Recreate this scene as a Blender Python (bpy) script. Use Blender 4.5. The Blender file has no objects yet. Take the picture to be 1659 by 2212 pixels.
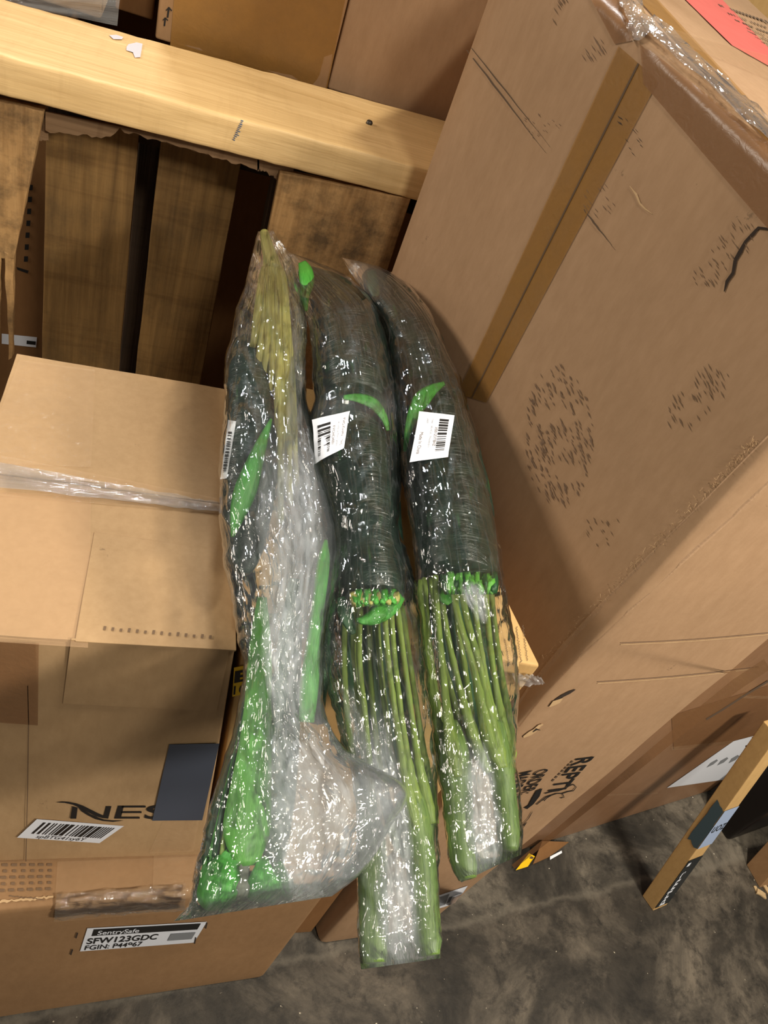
import bpy, bmesh, math, random
from mathutils import Vector, Matrix, noise
from mathutils.bvhtree import BVHTree

# ------------------------------------------------------------------ camera, world, lights, exposure
SC = bpy.context.scene
COL = SC.collection
W_PX, H_PX, F_PX = 1659.0, 2212.0, 1641.68
EYE = Vector((0.0, 0.0, 1.6))
ROT = Matrix(((0.93885797, -0.11635087, -0.32404966),
              (-0.14844764, 0.71240852, -0.68588439),
              (0.31065899, 0.69205243, 0.65157841)))
cd = bpy.data.cameras.new('camera'); cam = bpy.data.objects.new('camera', cd); COL.objects.link(cam)
cd.sensor_fit = 'HORIZONTAL'; cd.sensor_width = 36.0; cd.lens = 36.0 * F_PX / W_PX
cd.clip_start = 0.02; cd.clip_end = 60
m4 = ROT.to_4x4(); m4.translation = EYE
cam.matrix_world = m4
SC.camera = cam

world = bpy.data.worlds.new('warehouse_air'); SC.world = world; world.use_nodes = True
bgn = world.node_tree.nodes['Background']
bgn.inputs[0].default_value = (1.0, 0.93, 0.84, 1); bgn.inputs[1].default_value = 0.15

def lamp(name, loc, target, power, sx, sy, col):
    l = bpy.data.lights.new(name, 'AREA'); l.shape = 'RECTANGLE'; l.size = sx; l.size_y = sy
    l.energy = power; l.color = col
    o = bpy.data.objects.new(name, l); COL.objects.link(o); o.location = loc
    o.rotation_euler = (Vector(target) - Vector(loc)).to_track_quat('-Z', 'Y').to_euler()
    return o
lamp('ceiling_lamp_front', (0.42, -1.1, 2.95), (0.25, 0.45, 0.9), 26, 0.36, 0.24, (1.0, 0.93, 0.80))
lamp('ceiling_lamp_right', (1.2, 0.0, 4.4), (0.3, 0.8, 1.0), 66, 0.6, 0.16, (1.0, 0.92, 0.76))
lamp('ceiling_lamp_back', (-0.28, 3.3, 5.2), (0.0, 0.7, 1.0), 90, 0.4, 0.4, (0.94, 0.98, 1.0))
lamp('fill_lamp_left', (-3.2, 1.1, 2.7), (0.4, 0.6, 0.9), 76, 1.6, 0.7, (1.0, 0.91, 0.78))  # added soft fill to brighten the left side of the tall carton
lamp('ceiling_lamp_aisle', (1.6, -0.9, 2.4), (0.7, 0.45, 0.9), 56, 0.4, 0.2, (1.0, 0.93, 0.80))

SC.view_settings.view_transform = 'Standard'
SC.view_settings.look = 'None'
SC.view_settings.gamma = 1.0
SC.view_settings.use_curve_mapping = False
SC.view_settings.exposure = 0.0
SC.cycles.transparent_max_bounces = 24
SC.cycles.max_bounces = 8

# ------------------------------------------------------------------ geometry helpers
def ray(px, py):
    return (ROT @ Vector((px - W_PX / 2, -(py - H_PX / 2), -F_PX))).normalized()
def on_plane(px, py, p0, n):
    v = ray(px, py); n = Vector(n)
    return EYE + v * ((Vector(p0) - EYE).dot(n) / v.dot(n))
def onz(px, py, z): return on_plane(px, py, (0, 0, z), (0, 0, 1))
def ony(px, py, y): return on_plane(px, py, (0, y, 0), (0, 1, 0))
def lerp(a, b, t): return a + (b - a) * t
RND = random.Random(7)

ORG = {}                                   # world origin of every object (parents only translate)
def org(o): return ORG.get(o.name, Vector((0, 0, 0))) if o else Vector((0, 0, 0))

def tag(o, label=None, cat=None, group=None, kind=None):
    if label: o['label'] = label
    if cat: o['category'] = cat
    if group: o['group'] = group
    if kind: o['kind'] = kind
    return o
def thing(name, loc, label, cat, group=None):
    o = bpy.data.objects.new(name, None); COL.objects.link(o)
    o.location = loc; o.empty_display_size = 0.05
    ORG[o.name] = Vector(loc)
    return tag(o, label, cat, group)
def mesh(name, verts, faces, mat, parent=None, smooth=False, uvs=None, attr=None):
    """verts in world coordinates"""
    base = org(parent)
    me = bpy.data.meshes.new(name)
    me.from_pydata([tuple(Vector(v) - base) for v in verts], [], faces)
    if uvs is not None:
        ul = me.uv_layers.new(name='UVMap')
        for li, l in enumerate(me.loops):
            ul.data[li].uv = uvs[l.vertex_index]
    if attr is not None:
        a = me.attributes.new('haze', 'FLOAT', 'POINT')
        for i, x in enumerate(attr): a.data[i].value = x
    me.materials.append(mat)
    if smooth:
        for p in me.polygons: p.use_smooth = True
    me.update()
    o = bpy.data.objects.new(name, me); COL.objects.link(o)
    if parent: o.parent = parent
    ORG[o.name] = base
    return o
def bvh(o):
    base = org(o); me = o.data
    return BVHTree.FromPolygons([v.co + base for v in me.vertices], [tuple(p.vertices) for p in me.polygons])
def hit_on(tree, fallback=None):
    def f(px, py):
        loc, nor, idx, d = tree.ray_cast(EYE, ray(px, py))
        if loc is None:
            if fallback == 'none': return None, None
            if fallback: return fallback(px, py)
            q = EYE + ray(px, py)
            for _ in range(6):
                loc, nor, idx, d = tree.find_nearest(q); q = EYE + ray(px, py) * (loc - EYE).dot(ray(px, py))
            loc = lerp(loc, q, 0.9)
        if nor.dot(ray(px, py)) > 0: nor = -nor
        return loc, nor
    return f
def hit_plane(p0, n):
    n = Vector(n).normalized()
    def f(px, py):
        nn = n if n.dot(ray(px, py)) < 0 else -n
        return on_plane(px, py, p0, n), nn
    return f

def homography(q):
    (x0, y0), (x1, y1), (x2, y2), (x3, y3) = q      # TL TR BR BL
    dx1, dx2, dx3 = x1 - x2, x3 - x2, x0 - x1 + x2 - x3
    dy1, dy2, dy3 = y1 - y2, y3 - y2, y0 - y1 + y2 - y3
    den = dx1 * dy2 - dx2 * dy1
    g = (dx3 * dy2 - dx2 * dy3) / den; h = (dx1 * dy3 - dx3 * dy1) / den
    a, b, c = x1 - x0 + g * x1, x3 - x0 + h * x3, x0
    d, e, f = y1 - y0 + g * y1, y3 - y0 + h * y3, y0
    def m(u, v):
        w = g * u + h * v + 1
        return (a * u + b * v + c) / w, (d * u + e * v + f) / w
    return m
class Patch:
    """a flat print or sticker lying on a real surface; u right, v down, both 0..1"""
    def __init__(self, quad, hit, off=0.0009, corners3d=None):
        self.h = homography(quad) if quad else None
        self.hit, self.off, self.c = hit, off, corners3d
    def at(self, u, v, extra=0.0):
        if self.c:
            a, b, c, d = self.c
            p = lerp(lerp(a, b, u), lerp(d, c, u), v)
            n = (b - a).cross(d - a).normalized()
            if n.dot(EYE - p) < 0: n = -n
            return p + n * (self.off + extra)
        p, n = self.hit(*self.h(u, v))
        return p + n * (self.off + extra)
    def grid(self, name, mat, parent, nu=8, nv=8, u0=0, v0=0, u1=1, v1=1, extra=0.0, smooth=True, jag=0.0):
        vs, fs, uv = [], [], []
        for j in range(nv + 1):
            for i in range(nu + 1):
                u, v = lerp(u0, u1, i / nu), lerp(v0, v1, j / nv)
                if jag and (i in (0, nu) or j in (0, nv)):
                    u += RND.uniform(-jag, jag); v += RND.uniform(-jag, jag)
                vs.append(self.at(u, v, extra)); uv.append((u, 1 - v))
        for j in range(nv):
            for i in range(nu):
                a = j * (nu + 1) + i
                fs.append((a, a + nu + 1, a + nu + 2, a + 1))
        return mesh(name, vs, fs, mat, parent, smooth, uv)
    def quads(self, name, rects, mat, parent, extra=0.0004, seg=1):
        vs, fs = [], []
        for (u0, v0, u1, v1) in rects:
            su = seg if abs(u1 - u0) > 0.12 else 1; sv = seg if abs(v1 - v0) > 0.12 else 1
            for i in range(su):
                for j in range(sv):
                    b = len(vs)
                    ua, ub = lerp(u0, u1, i / su), lerp(u0, u1, (i + 1) / su)
                    va, vb = lerp(v0, v1, j / sv), lerp(v0, v1, (j + 1) / sv)
                    vs += [self.at(ua, va, extra), self.at(ua, vb, extra), self.at(ub, vb, extra), self.at(ub, va, extra)]
                    fs.append((b, b + 1, b + 2, b + 3))
        return mesh(name, vs, fs, mat, parent)
    def polys(self, name, polys, mat, parent, extra=0.0004):
        vs, fs = [], []
        for p in polys:
            b = len(vs)
            vs += [self.at(u, v, extra) for u, v in p]; fs.append(tuple(range(b, b + len(p))))
        return mesh(name, vs, fs, mat, parent)
    def text(self, name, body, o, ex, ey, mat, parent, extra=0.0004, bold=0.0, shear=0.0):
        """o: start of baseline (u,v); ex: vector of the whole line; ey: cap-height vector"""
        cu = bpy.data.curves.new('t', 'FONT'); cu.body = body; cu.size = 1.0; cu.offset = bold; cu.shear = shear
        to = bpy.data.objects.new('t', cu); COL.objects.link(to)
        bpy.context.view_layer.update()
        me = bpy.data.meshes.new_from_object(to.evaluated_get(bpy.context.evaluated_depsgraph_get()))
        bpy.data.objects.remove(to)
        xs = [v.co.x for v in me.vertices]; x0, x1 = min(xs), max(xs)
        vs = []
        for v in me.vertices:
            x = (v.co.x - x0) / (x1 - x0); y = v.co.y / 0.70
            vs.append(self.at(o[0] + ex[0] * x + ey[0] * y, o[1] + ex[1] * x + ey[1] * y, extra))
        fs = [tuple(p.vertices) for p in me.polygons]
        bpy.data.meshes.remove(me)
        return mesh(name, vs, fs, mat, parent)
def barcode(n, seed, u0, v0, u1, v1, along='u'):
    r = random.Random(seed); x = 0.0; out = []; items = []
    while x < 1:
        w = r.choice((1, 1, 2, 3)) * 0.4 / n; g = r.choice((1, 1, 2)) * 0.4 / n
        items.append((x, min(1, x + w))); x += w + g
    for a, b in items:
        if along == 'u': out.append((lerp(u0, u1, a), v0, lerp(u0, u1, b), v1))
        else: out.append((u0, lerp(v0, v1, a), u1, lerp(v0, v1, b)))
    return out

def hexa(name, c, mat, parent=None, cuts=(12, 12, 12), rad=0.003, bulge=0.0, bump=0.0, seed=0, skip=(), edge_noise=0.0):
    """solid with eight free corners c[(ix,iy,iz)], edges softened, faces gently bulged"""
    nx, ny, nz = cuts
    C = {k: Vector(v) for k, v in c.items()}
    def tri(u, v, w):
        a = lerp(lerp(C[0, 0, 0], C[1, 0, 0], u), lerp(C[0, 1, 0], C[1, 1, 0], u), v)
        b = lerp(lerp(C[0, 0, 1], C[1, 0, 1], u), lerp(C[0, 1, 1], C[1, 1, 1], u), v)
        return lerp(a, b, w)
    L = ((C[1, 0, 0] - C[0, 0, 0]).length, (C[0, 1, 0] - C[0, 0, 0]).length, (C[0, 0, 1] - C[0, 0, 0]).length)
    cen = tri(.5, .5, .5)
    def knots(n, l):
        e = min(0.2, rad / max(l, 1e-6))
        if rad <= 0: return [i / n for i in range(n + 1)]
        return [0, e * 0.3, e] + [lerp(e, 1 - e, i / n) for i in range(1, n)] + [1 - e, 1 - e * 0.3, 1]
    K = (knots(nx, L[0]), knots(ny, L[1]), knots(nz, L[2]))
    idx, vs, fs = {}, [], []
    def vert(i, j, k):
        if (i, j, k) in idx: return idx[i, j, k]
        t = [K[0][i], K[1][j], K[2][k]]
        q = list(t); d = [0, 0, 0]
        if rad > 0:
            for a in range(3):
                e = min(0.2, rad / max(L[a], 1e-6))
                q[a] = min(max(t[a], e), 1 - e); d[a] = (t[a] - q[a]) / e
            m = max(abs(x) for x in d); l = math.sqrt(sum(x * x for x in d))
            if l > 1e-9:
                for a in range(3):
                    e = min(0.2, rad / max(L[a], 1e-6)); q[a] += d[a] / l * m * e
        p = tri(*q)
        b = [4 * t[a] * (1 - t[a]) for a in range(3)]
        for a, n in enumerate(((1, 0, 0), (0, 1, 0), (0, 0, 1))):
            o = [x for x in range(3) if x != a]
            s = -1 if t[a] < 1e-6 else (1 if t[a] > 1 - 1e-6 else 0)
            if s:
                kx = [0, 0, 0]; kx[a] = 1
                dirn = (tri(1, .5, .5) - tri(0, .5, .5), tri(.5, 1, .5) - tri(.5, 0, .5), tri(.5, .5, 1) - tri(.5, .5, 0))[a].normalized()
                h = bulge * b[o[0]] * b[o[1]]
                if bump: h += bump * noise.noise(p * 7 + Vector((seed * 3.1, seed, 0))) * min(1, 4 * b[o[0]]) * min(1, 4 * b[o[1]])
                p = p + dirn * s * h
        if edge_noise:
            p = p + noise.noise_vector(p * 45 + Vector((seed, 0, 0))) * edge_noise
        idx[i, j, k] = len(vs); vs.append(p); return idx[i, j, k]
    n = [len(k) - 1 for k in K]
    def face(fix, val, A, B, flip):
        for i in range(n[A]):
            for j in range(n[B]):
                q = []
                for (x, y) in ((i, j), (i + 1, j), (i + 1, j + 1), (i, j + 1)):
                    t = [0, 0, 0]; t[fix] = val; t[A] = x; t[B] = y; q.append(vert(*t))
                fs.append(tuple(q[::-1] if flip else q))
    if 'bottom' not in skip: face(2, 0, 0, 1, True)
    face(2, n[2], 0, 1, False)
    face(0, 0, 1, 2, True); face(0, n[0], 1, 2, False)
    face(1, 0, 0, 2, False); face(1, n[1], 0, 2, True)
    o = mesh(name, vs, fs, mat, parent, True)
    if rad > 0:
        wn_ = o.modifiers.new('even_shading', 'WEIGHTED_NORMAL'); wn_.weight = 90
    return o
def box_corners(x0, x1, y0, y1, z0, z1, yaw=0.0, piv=None):
    p = Vector(piv) if piv else Vector(((x0 + x1) / 2, (y0 + y1) / 2, 0))
    out = {}
    for i, x in enumerate((x0, x1)):
        for j, y in enumerate((y0, y1)):
            for k, z in enumerate((z0, z1)):
                dx, dy = x - p.x, y - p.y
                out[i, j, k] = Vector((p.x + dx * math.cos(yaw) - dy * math.sin(yaw), p.y + dx * math.sin(yaw) + dy * math.cos(yaw), z))
    return out
def slab_corners(tl, tr, br, bl, back):
    """front quad (world) extruded by vector back -> hexa corners"""
    back = Vector(back)
    return {(0, 0, 0): bl, (1, 0, 0): br, (0, 0, 1): tl, (1, 0, 1): tr,
            (0, 1, 0): bl + back, (1, 1, 0): br + back, (0, 1, 1): tl + back, (1, 1, 1): tr + back}
def cr(pts, t):
    """Catmull-Rom through tuples, t in 0..1 over equal steps"""
    n = len(pts) - 1; x = min(max(t, 0), 1) * n; i = min(int(x), n - 1); f = x - i
    g = lambda k: pts[min(max(k, 0), n)]
    out = []
    for a in range(len(pts[0])):
        p0, p1, p2, p3 = g(i - 1)[a], g(i)[a], g(i + 1)[a], g(i + 2)[a]
        out.append(0.5 * (2 * p1 + (p2 - p0) * f + (2 * p0 - 5 * p1 + 4 * p2 - p3) * f * f + (3 * p1 - p0 - 3 * p2 + p3) * f ** 3))
    return out
def lin(pts, t):
    n = len(pts) - 1; x = min(max(t, 0), 1) * n; i = min(int(x), n - 1); f = x - i
    return [lerp(pts[i][a], pts[i + 1][a], f) for a in range(len(pts[0]))]

# ------------------------------------------------------------------ materials
def lin_c(c):
    f = lambda x: x / 12.92 if x <= 0.04045 else ((x + 0.055) / 1.055) ** 2.4
    return (f(c[0] / 255), f(c[1] / 255), f(c[2] / 255), 1)
def new_mat(name):
    m = bpy.data.materials.new(name); m.use_nodes = True
    nt = m.node_tree; b = nt.nodes['Principled BSDF']
    return m, nt, b
def N(nt, kind, **kw):
    n = nt.nodes.new(kind)
    for k, v in kw.items(): setattr(n, k, v)
    return n
def ramp(nt, src, stops):
    r = N(nt, 'ShaderNodeValToRGB'); e = r.color_ramp.elements
    e[0].position, e[0].color = stops[0]; e[1].position, e[1].color = stops[-1]
    for p, c in stops[1:-1]:
        x = e.new(p); x.color = c
    nt.links.new(src, r.inputs[0]); return r
def noise_tex(nt, vec, scale, detail=4, rough=0.6, sc=None, dist=0.0):
    if sc is not None:
        mp = N(nt, 'ShaderNodeMapping'); mp.inputs['Scale'].default_value = sc
        nt.links.new(vec, mp.inputs['Vector']); vec = mp.outputs[0]
    t = N(nt, 'ShaderNodeTexNoise'); t.inputs['Scale'].default_value = scale
    t.inputs['Detail'].default_value = detail; t.inputs['Roughness'].default_value = rough
    t.inputs['Distortion'].default_value = dist
    nt.links.new(vec, t.inputs['Vector']); return t.outputs['Fac']
def mixc(nt, fac, a, b, mode='MIX'):
    m = N(nt, 'ShaderNodeMix', data_type='RGBA', blend_type=mode)
    if isinstance(fac, (int, float)): m.inputs[0].default_value = fac
    else: nt.links.new(fac, m.inputs[0])
    for s, x in ((6, a), (7, b)):
        if isinstance(x, tuple): m.inputs[s].default_value = x
        else: nt.links.new(x, m.inputs[s])
    return m.outputs[2]
def bump_n(nt, h, strength, dist):
    b = N(nt, 'ShaderNodeBump'); b.inputs['Strength'].default_value = strength; b.inputs['Distance'].default_value = dist
    nt.links.new(h, b.inputs['Height']); return b.outputs[0]
def cardboard(name, c, dark=0.82, rough=0.72, spec=0.25, flute=0.0):
    m, nt, b = new_mat(name); tc = N(nt, 'ShaderNodeTexCoord').outputs['Object']
    base = lin_c(c); dk = tuple(x * dark for x in base[:3]) + (1,)
    big = noise_tex(nt, tc, 3.5, 3)
    col = mixc(nt, ramp(nt, big, ((0.35, (0, 0, 0, 1)), (0.7, (1, 1, 1, 1)))).outputs[0], dk, base)
    fib = noise_tex(nt, tc, 90, 3, 0.7, (1, 1, 0.35))
    col = mixc(nt, ramp(nt, fib, ((0.3, (0.86, 0.84, 0.8, 1)), (0.7, (1.06, 1.06, 1.06, 1)))).outputs[0], (0, 0, 0, 1), col, 'MIX') if False else mixc(nt, 0.9, col, ramp(nt, fib, ((0.3, (0.88, 0.86, 0.83, 1)), (0.7, (1, 1, 1, 1)))).outputs[0], 'MULTIPLY')
    sp = noise_tex(nt, tc, 26, 5, 0.75)
    col = mixc(nt, ramp(nt, sp, ((0.27, (1, 1, 1, 1)), (0.31, (0, 0, 0, 1)))).outputs[0], col, tuple(x * 0.55 for x in base[:3]) + (1,))
    nt.links.new(col, b.inputs['Base Color'])
    b.inputs['Roughness'].default_value = rough; b.inputs['Specular IOR Level'].default_value = spec
    nt.links.new(bump_n(nt, noise_tex(nt, tc, 30, 5, 0.65), 0.12, 0.004), b.inputs['Normal'])
    return m
def flat_mat(name, c, rough=0.5, spec=0.4, var=0.0, metal=0.0):
    m, nt, b = new_mat(name)
    if var:
        tc = N(nt, 'ShaderNodeTexCoord').outputs['Object']; base = lin_c(c)
        nt.links.new(mixc(nt, noise_tex(nt, tc, 35, 4), tuple(x * (1 - var) for x in base[:3]) + (1,), base), b.inputs['Base Color'])
    else: b.inputs['Base Color'].default_value = lin_c(c)
    b.inputs['Roughness'].default_value = rough; b.inputs['Specular IOR Level'].default_value = spec; b.inputs['Metallic'].default_value = metal
    return m
def wood(name, c, c2, axis='x', rough=0.6, dirt=0.0, sawn=0.45):
    m, nt, b = new_mat(name); tc = N(nt, 'ShaderNodeTexCoord').outputs['Object']
    sc = {'x': (0.6, 9, 9), 'z': (9, 9, 0.6)}[axis]
    g = noise_tex(nt, tc, 5, 6, 0.6, sc, 0.6)
    col = ramp(nt, g, ((0.3, lin_c(c2)), (0.65, lin_c(c)))).outputs[0]
    fine = noise_tex(nt, tc, 40, 3, 0.6, {'x': (0.15, 5, 5), 'z': (5, 5, 0.15)}[axis])
    col = mixc(nt, 0.55, col, ramp(nt, fine, ((0.3, (0.74, 0.68, 0.6, 1)), (0.62, (1, 1, 1, 1)))).outputs[0], 'MULTIPLY')
    # sawn marks across the grain
    saw = noise_tex(nt, tc, 6, 4, 0.7, {'x': (7, 0.7, 0.7), 'z': (0.7, 0.7, 7)}[axis], 0.4)
    col = mixc(nt, sawn, col, ramp(nt, saw, ((0.33, (0.55, 0.48, 0.42, 1)), (0.48, (1, 1, 1, 1)))).outputs[0], 'MULTIPLY')
    if dirt:
        d = noise_tex(nt, tc, 9, 6, 0.75)
        col = mixc(nt, ramp(nt, d, ((0.52 - dirt * 0.1, (0, 0, 0, 1)), (0.66, (dirt, dirt, dirt, 1)))).outputs[0], col, lin_c((40, 36, 30)))
    nt.links.new(col, b.inputs['Base Color']); b.inputs['Roughness'].default_value = rough; b.inputs['Specular IOR Level'].default_value = 0.3
    nt.links.new(bump_n(nt, fine, 0.3, 0.002), b.inputs['Normal'])
    return m
def tape_mat(name, c, alpha, rough=0.15, wr=0.4):
    m, nt, b = new_mat(name); tc = N(nt, 'ShaderNodeTexCoord').outputs['Object']
    out = nt.nodes['Material Output']
    b.inputs['Base Color'].default_value = lin_c(c); b.inputs['Roughness'].default_value = rough
    b.inputs['Specular IOR Level'].default_value = 0.5
    h = noise_tex(nt, tc, 60, 4, 0.6, None, 1.5)
    nt.links.new(bump_n(nt, h, wr, 0.004), b.inputs['Normal'])
    a = ramp(nt, noise_tex(nt, tc, 25, 4), ((0.3, (alpha * 0.75,) * 3 + (1,)), (0.7, (alpha,) * 3 + (1,))))
    tr = N(nt, 'ShaderNodeBsdfTransparent'); mx = N(nt, 'ShaderNodeMixShader')
    nt.links.new(a.outputs[0], mx.inputs[0]); nt.links.new(tr.outputs[0], mx.inputs[1]); nt.links.new(b.outputs[0], mx.inputs[2])
    nt.links.new(mx.outputs[0], out.inputs['Surface'])
    return m
def film_mat(name, tint=(1, 1, 1), haze_mul=1.0, wr=1.0, su=10.0, sv=8.0):
    """thin clear plastic: see-through, glossy by angle, whiter where it is thick or crumpled"""
    m, nt, b = new_mat(name); nt.nodes.remove(b); out = nt.nodes['Material Output']
    uv = N(nt, 'ShaderNodeUVMap').outputs[0]
    mp = N(nt, 'ShaderNodeMapping'); mp.inputs['Scale'].default_value = (su, sv, 1); nt.links.new(uv, mp.inputs['Vector'])
    dn = N(nt, 'ShaderNodeTexNoise'); dn.inputs['Scale'].default_value = 1.6; dn.inputs['Detail'].default_value = 3
    nt.links.new(mp.outputs[0], dn.inputs['Vector'])
    add = N(nt, 'ShaderNodeVectorMath', operation='MULTIPLY_ADD'); add.inputs[1].default_value = (1.1, 1.1, 1.1)
    nt.links.new(dn.outputs['Color'], add.inputs[0]); nt.links.new(mp.outputs[0], add.inputs[2])
    vo = N(nt, 'ShaderNodeTexVoronoi', feature='DISTANCE_TO_EDGE'); vo.inputs['Scale'].default_value = 1.0
    nt.links.new(add.outputs[0], vo.inputs['Vector'])
    edge = ramp(nt, vo.outputs['Distance'], ((0.0, (1, 1, 1, 1)), (0.10, (0, 0, 0, 1))))
    fn = N(nt, 'ShaderNodeTexNoise'); fn.inputs['Scale'].default_value = 1.6; fn.inputs['Detail'].default_value = 2.5; fn.inputs['Roughness'].default_value = 0.5
    fn.inputs['Distortion'].default_value = 0.8
    nt.links.new(mp.outputs[0], fn.inputs['Vector'])
    hsum = N(nt, 'ShaderNodeMath', operation='MULTIPLY_ADD'); hsum.inputs[1].default_value = 0.42
    nt.links.new(edge.outputs[0], hsum.inputs[0]); nt.links.new(fn.outputs['Fac'], hsum.inputs[2])
    nrm = bump_n(nt, hsum.outputs[0], 0.28 * wr, 0.005)
    at = N(nt, 'ShaderNodeAttribute', attribute_name='haze')
    hz = N(nt, 'ShaderNodeMath', operation='MULTIPLY_ADD'); hz.inputs[1].default_value = haze_mul
    e2 = N(nt, 'ShaderNodeMath', operation='MULTIPLY'); e2.inputs[1].default_value = 0.03
    nt.links.new(edge.outputs[0], e2.inputs[0])
    nt.links.new(at.outputs['Fac'], hz.inputs[0]); nt.links.new(e2.outputs[0], hz.inputs[2])
    tr = N(nt, 'ShaderNodeBsdfTransparent'); tr.inputs[0].default_value = (0.97, 0.98, 0.975, 1)
    df = N(nt, 'ShaderNodeBsdfDiffuse'); df.inputs[0].default_value = tuple(0.86 * t for t in tint) + (1,)
    tl = N(nt, 'ShaderNodeBsdfTranslucent'); tl.inputs[0].default_value = tuple(0.86 * t for t in tint) + (1,)
    ml = N(nt, 'ShaderNodeMixShader'); ml.inputs[0].default_value = 0.35
    nt.links.new(nrm, df.inputs['Normal'])
    nt.links.new(df.outputs[0], ml.inputs[1]); nt.links.new(tl.outputs[0], ml.inputs[2])
    m1 = N(nt, 'ShaderNodeMixShader'); nt.links.new(hz.outputs[0], m1.inputs[0])
    nt.links.new(tr.outputs[0], m1.inputs[1]); nt.links.new(ml.outputs[0], m1.inputs[2])
    gl = N(nt, 'ShaderNodeBsdfGlossy'); gl.inputs['Roughness'].default_value = 0.05; nt.links.new(nrm, gl.inputs['Normal'])
    gl.inputs[0].default_value = (1, 1, 1, 1)
    fr = N(nt, 'ShaderNodeFresnel'); fr.inputs['IOR'].default_value = 1.5; nt.links.new(nrm, fr.inputs['Normal'])
    m2 = N(nt, 'ShaderNodeMixShader'); nt.links.new(fr.outputs[0], m2.inputs[0])
    fr2 = N(nt, 'ShaderNodeMath', operation='MULTIPLY', use_clamp=True); fr2.inputs[1].default_value = 1.45
    nt.links.new(fr.outputs[0], fr2.inputs[0]); nt.links.new(fr2.outputs[0], m2.inputs[0])
    nt.links.new(m1.outputs[0], m2.inputs[1]); nt.links.new(gl.outputs[0], m2.inputs[2])
    nt.links.new(m2.outputs[0], out.inputs['Surface'])
    return m
def plant(name, c, c2, rough=0.42, stretch=(18, 3, 1), spec=0.4):
    m, nt, b = new_mat(name); uv = N(nt, 'ShaderNodeUVMap').outputs[0]
    g = noise_tex(nt, uv, 2.0, 5, 0.6, stretch)
    nt.links.new(ramp(nt, g, ((0.32, lin_c(c2)), (0.68, lin_c(c)))).outputs[0], b.inputs['Base Color'])
    b.inputs['Roughness'].default_value = rough; b.inputs['Specular IOR Level'].default_value = spec
    nt.links.new(bump_n(nt, g, 0.25, 0.002), b.inputs['Normal'])
    return m
def roll_mat():
    m, nt, b = new_mat('shrink_wrapped_dark_leaves'); uv = N(nt, 'ShaderNodeUVMap').outputs[0]
    g = noise_tex(nt, uv, 3.0, 4, 0.6, (2.2, 3, 1))
    col = ramp(nt, g, ((0.3, lin_c((8, 26, 20))), (0.55, lin_c((20, 42, 32))), (0.74, lin_c((48, 60, 48))))).outputs[0]
    st = noise_tex(nt, uv, 2.0, 3, 0.5, (9, 1.2, 1))
    col = mixc(nt, ramp(nt, st, ((0.63, (0, 0, 0, 1)), (0.75, (0.6, 0.6, 0.6, 1)))).outputs[0], col, lin_c((52, 110, 48)))
    nt.links.new(col, b.inputs['Base Color'])
    b.inputs['Roughness'].default_value = 0.4; b.inputs['Specular IOR Level'].default_value = 0.4
    b.inputs['Coat Weight'].default_value = 0.25; b.inputs['Coat Roughness'].default_value = 0.12
    rg = noise_tex(nt, uv, 2.0, 4, 0.6, (3.2, 9, 1), 1.6)
    nt.links.new(bump_n(nt, rg, 0.35, 0.005), b.inputs['Normal']); nt.links.new(bump_n(nt, rg, 0.5, 0.006), b.inputs['Coat Normal'])
    return m
def concrete():
    m, nt, b = new_mat('stained_concrete'); tc = N(nt, 'ShaderNodeTexCoord').outputs['Object']
    a = noise_tex(nt, tc, 4.2, 8, 0.7, None, 0.6); c = noise_tex(nt, tc, 22, 8, 0.75, None, 0.3)
    col = ramp(nt, a, ((0.32, lin_c((36, 33, 29))), (0.46, lin_c((62, 57, 50))), (0.56, lin_c((92, 85, 75))), (0.7, lin_c((128, 118, 104))))).outputs[0]
    col = mixc(nt, ramp(nt, c, ((0.34, (0.85, 0.85, 0.85, 1)), (0.52, (0, 0, 0, 1)))).outputs[0], col, lin_c((34, 31, 27)))
    col = mixc(nt, ramp(nt, noise_tex(nt, tc, 34, 6, 0.7), ((0.66, (0, 0, 0, 1)), (0.74, (0.6, 0.6, 0.6, 1)))).outputs[0], col, lin_c((124, 115, 102)))
    col = mixc(nt, ramp(nt, noise_tex(nt, tc, 90, 2, 0.5), ((0.74, (0, 0, 0, 1)), (0.78, (1, 1, 1, 1)))).outputs[0], col, lin_c((200, 190, 170)))
    # slab darker and browner on the near side of a wavering line, pale scuffed edge
    sx = N(nt, 'ShaderNodeSeparateXYZ'); nt.links.new(tc, sx.inputs[0])
    ln = N(nt, 'ShaderNodeMath', operation='MULTIPLY_ADD'); ln.inputs[1].default_value = -0.128; 
    nt.links.new(sx.outputs[0], ln.inputs[0]); nt.links.new(sx.outputs[1], ln.inputs[2])      # y - 0.128 x
    wob = N(nt, 'ShaderNodeMath', operation='MULTIPLY_ADD'); wob.inputs[1].default_value = 0.05
    nt.links.new(noise_tex(nt, tc, 12, 5, 0.7), wob.inputs[0]); nt.links.new(ln.outputs[0], wob.inputs[2])
    side = ramp(nt, wob.outputs[0], ((0.372, (1, 1, 1, 1)), (0.392, (0, 0, 0, 1))))
    col = mixc(nt, 0.42, col, mixc(nt, side.outputs[0], col, mixc(nt, 1.0, col, (0.62, 0.55, 0.5, 1), 'MULTIPLY')))
    rim = ramp(nt, wob.outputs[0], ((0.376, (0, 0, 0, 1)), (0.386, (0.45, 0.45, 0.45, 1)), (0.396, (0, 0, 0, 1))))
    col = mixc(nt, rim.outputs[0], col, lin_c((112, 104, 92)))
    nt.links.new(col, b.inputs['Base Color']); b.inputs['Roughness'].default_value = 0.55; b.inputs['Specular IOR Level'].default_value = 0.3
    nt.links.new(bump_n(nt, c, 0.25, 0.004), b.inputs['Normal'])
    return m

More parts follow.
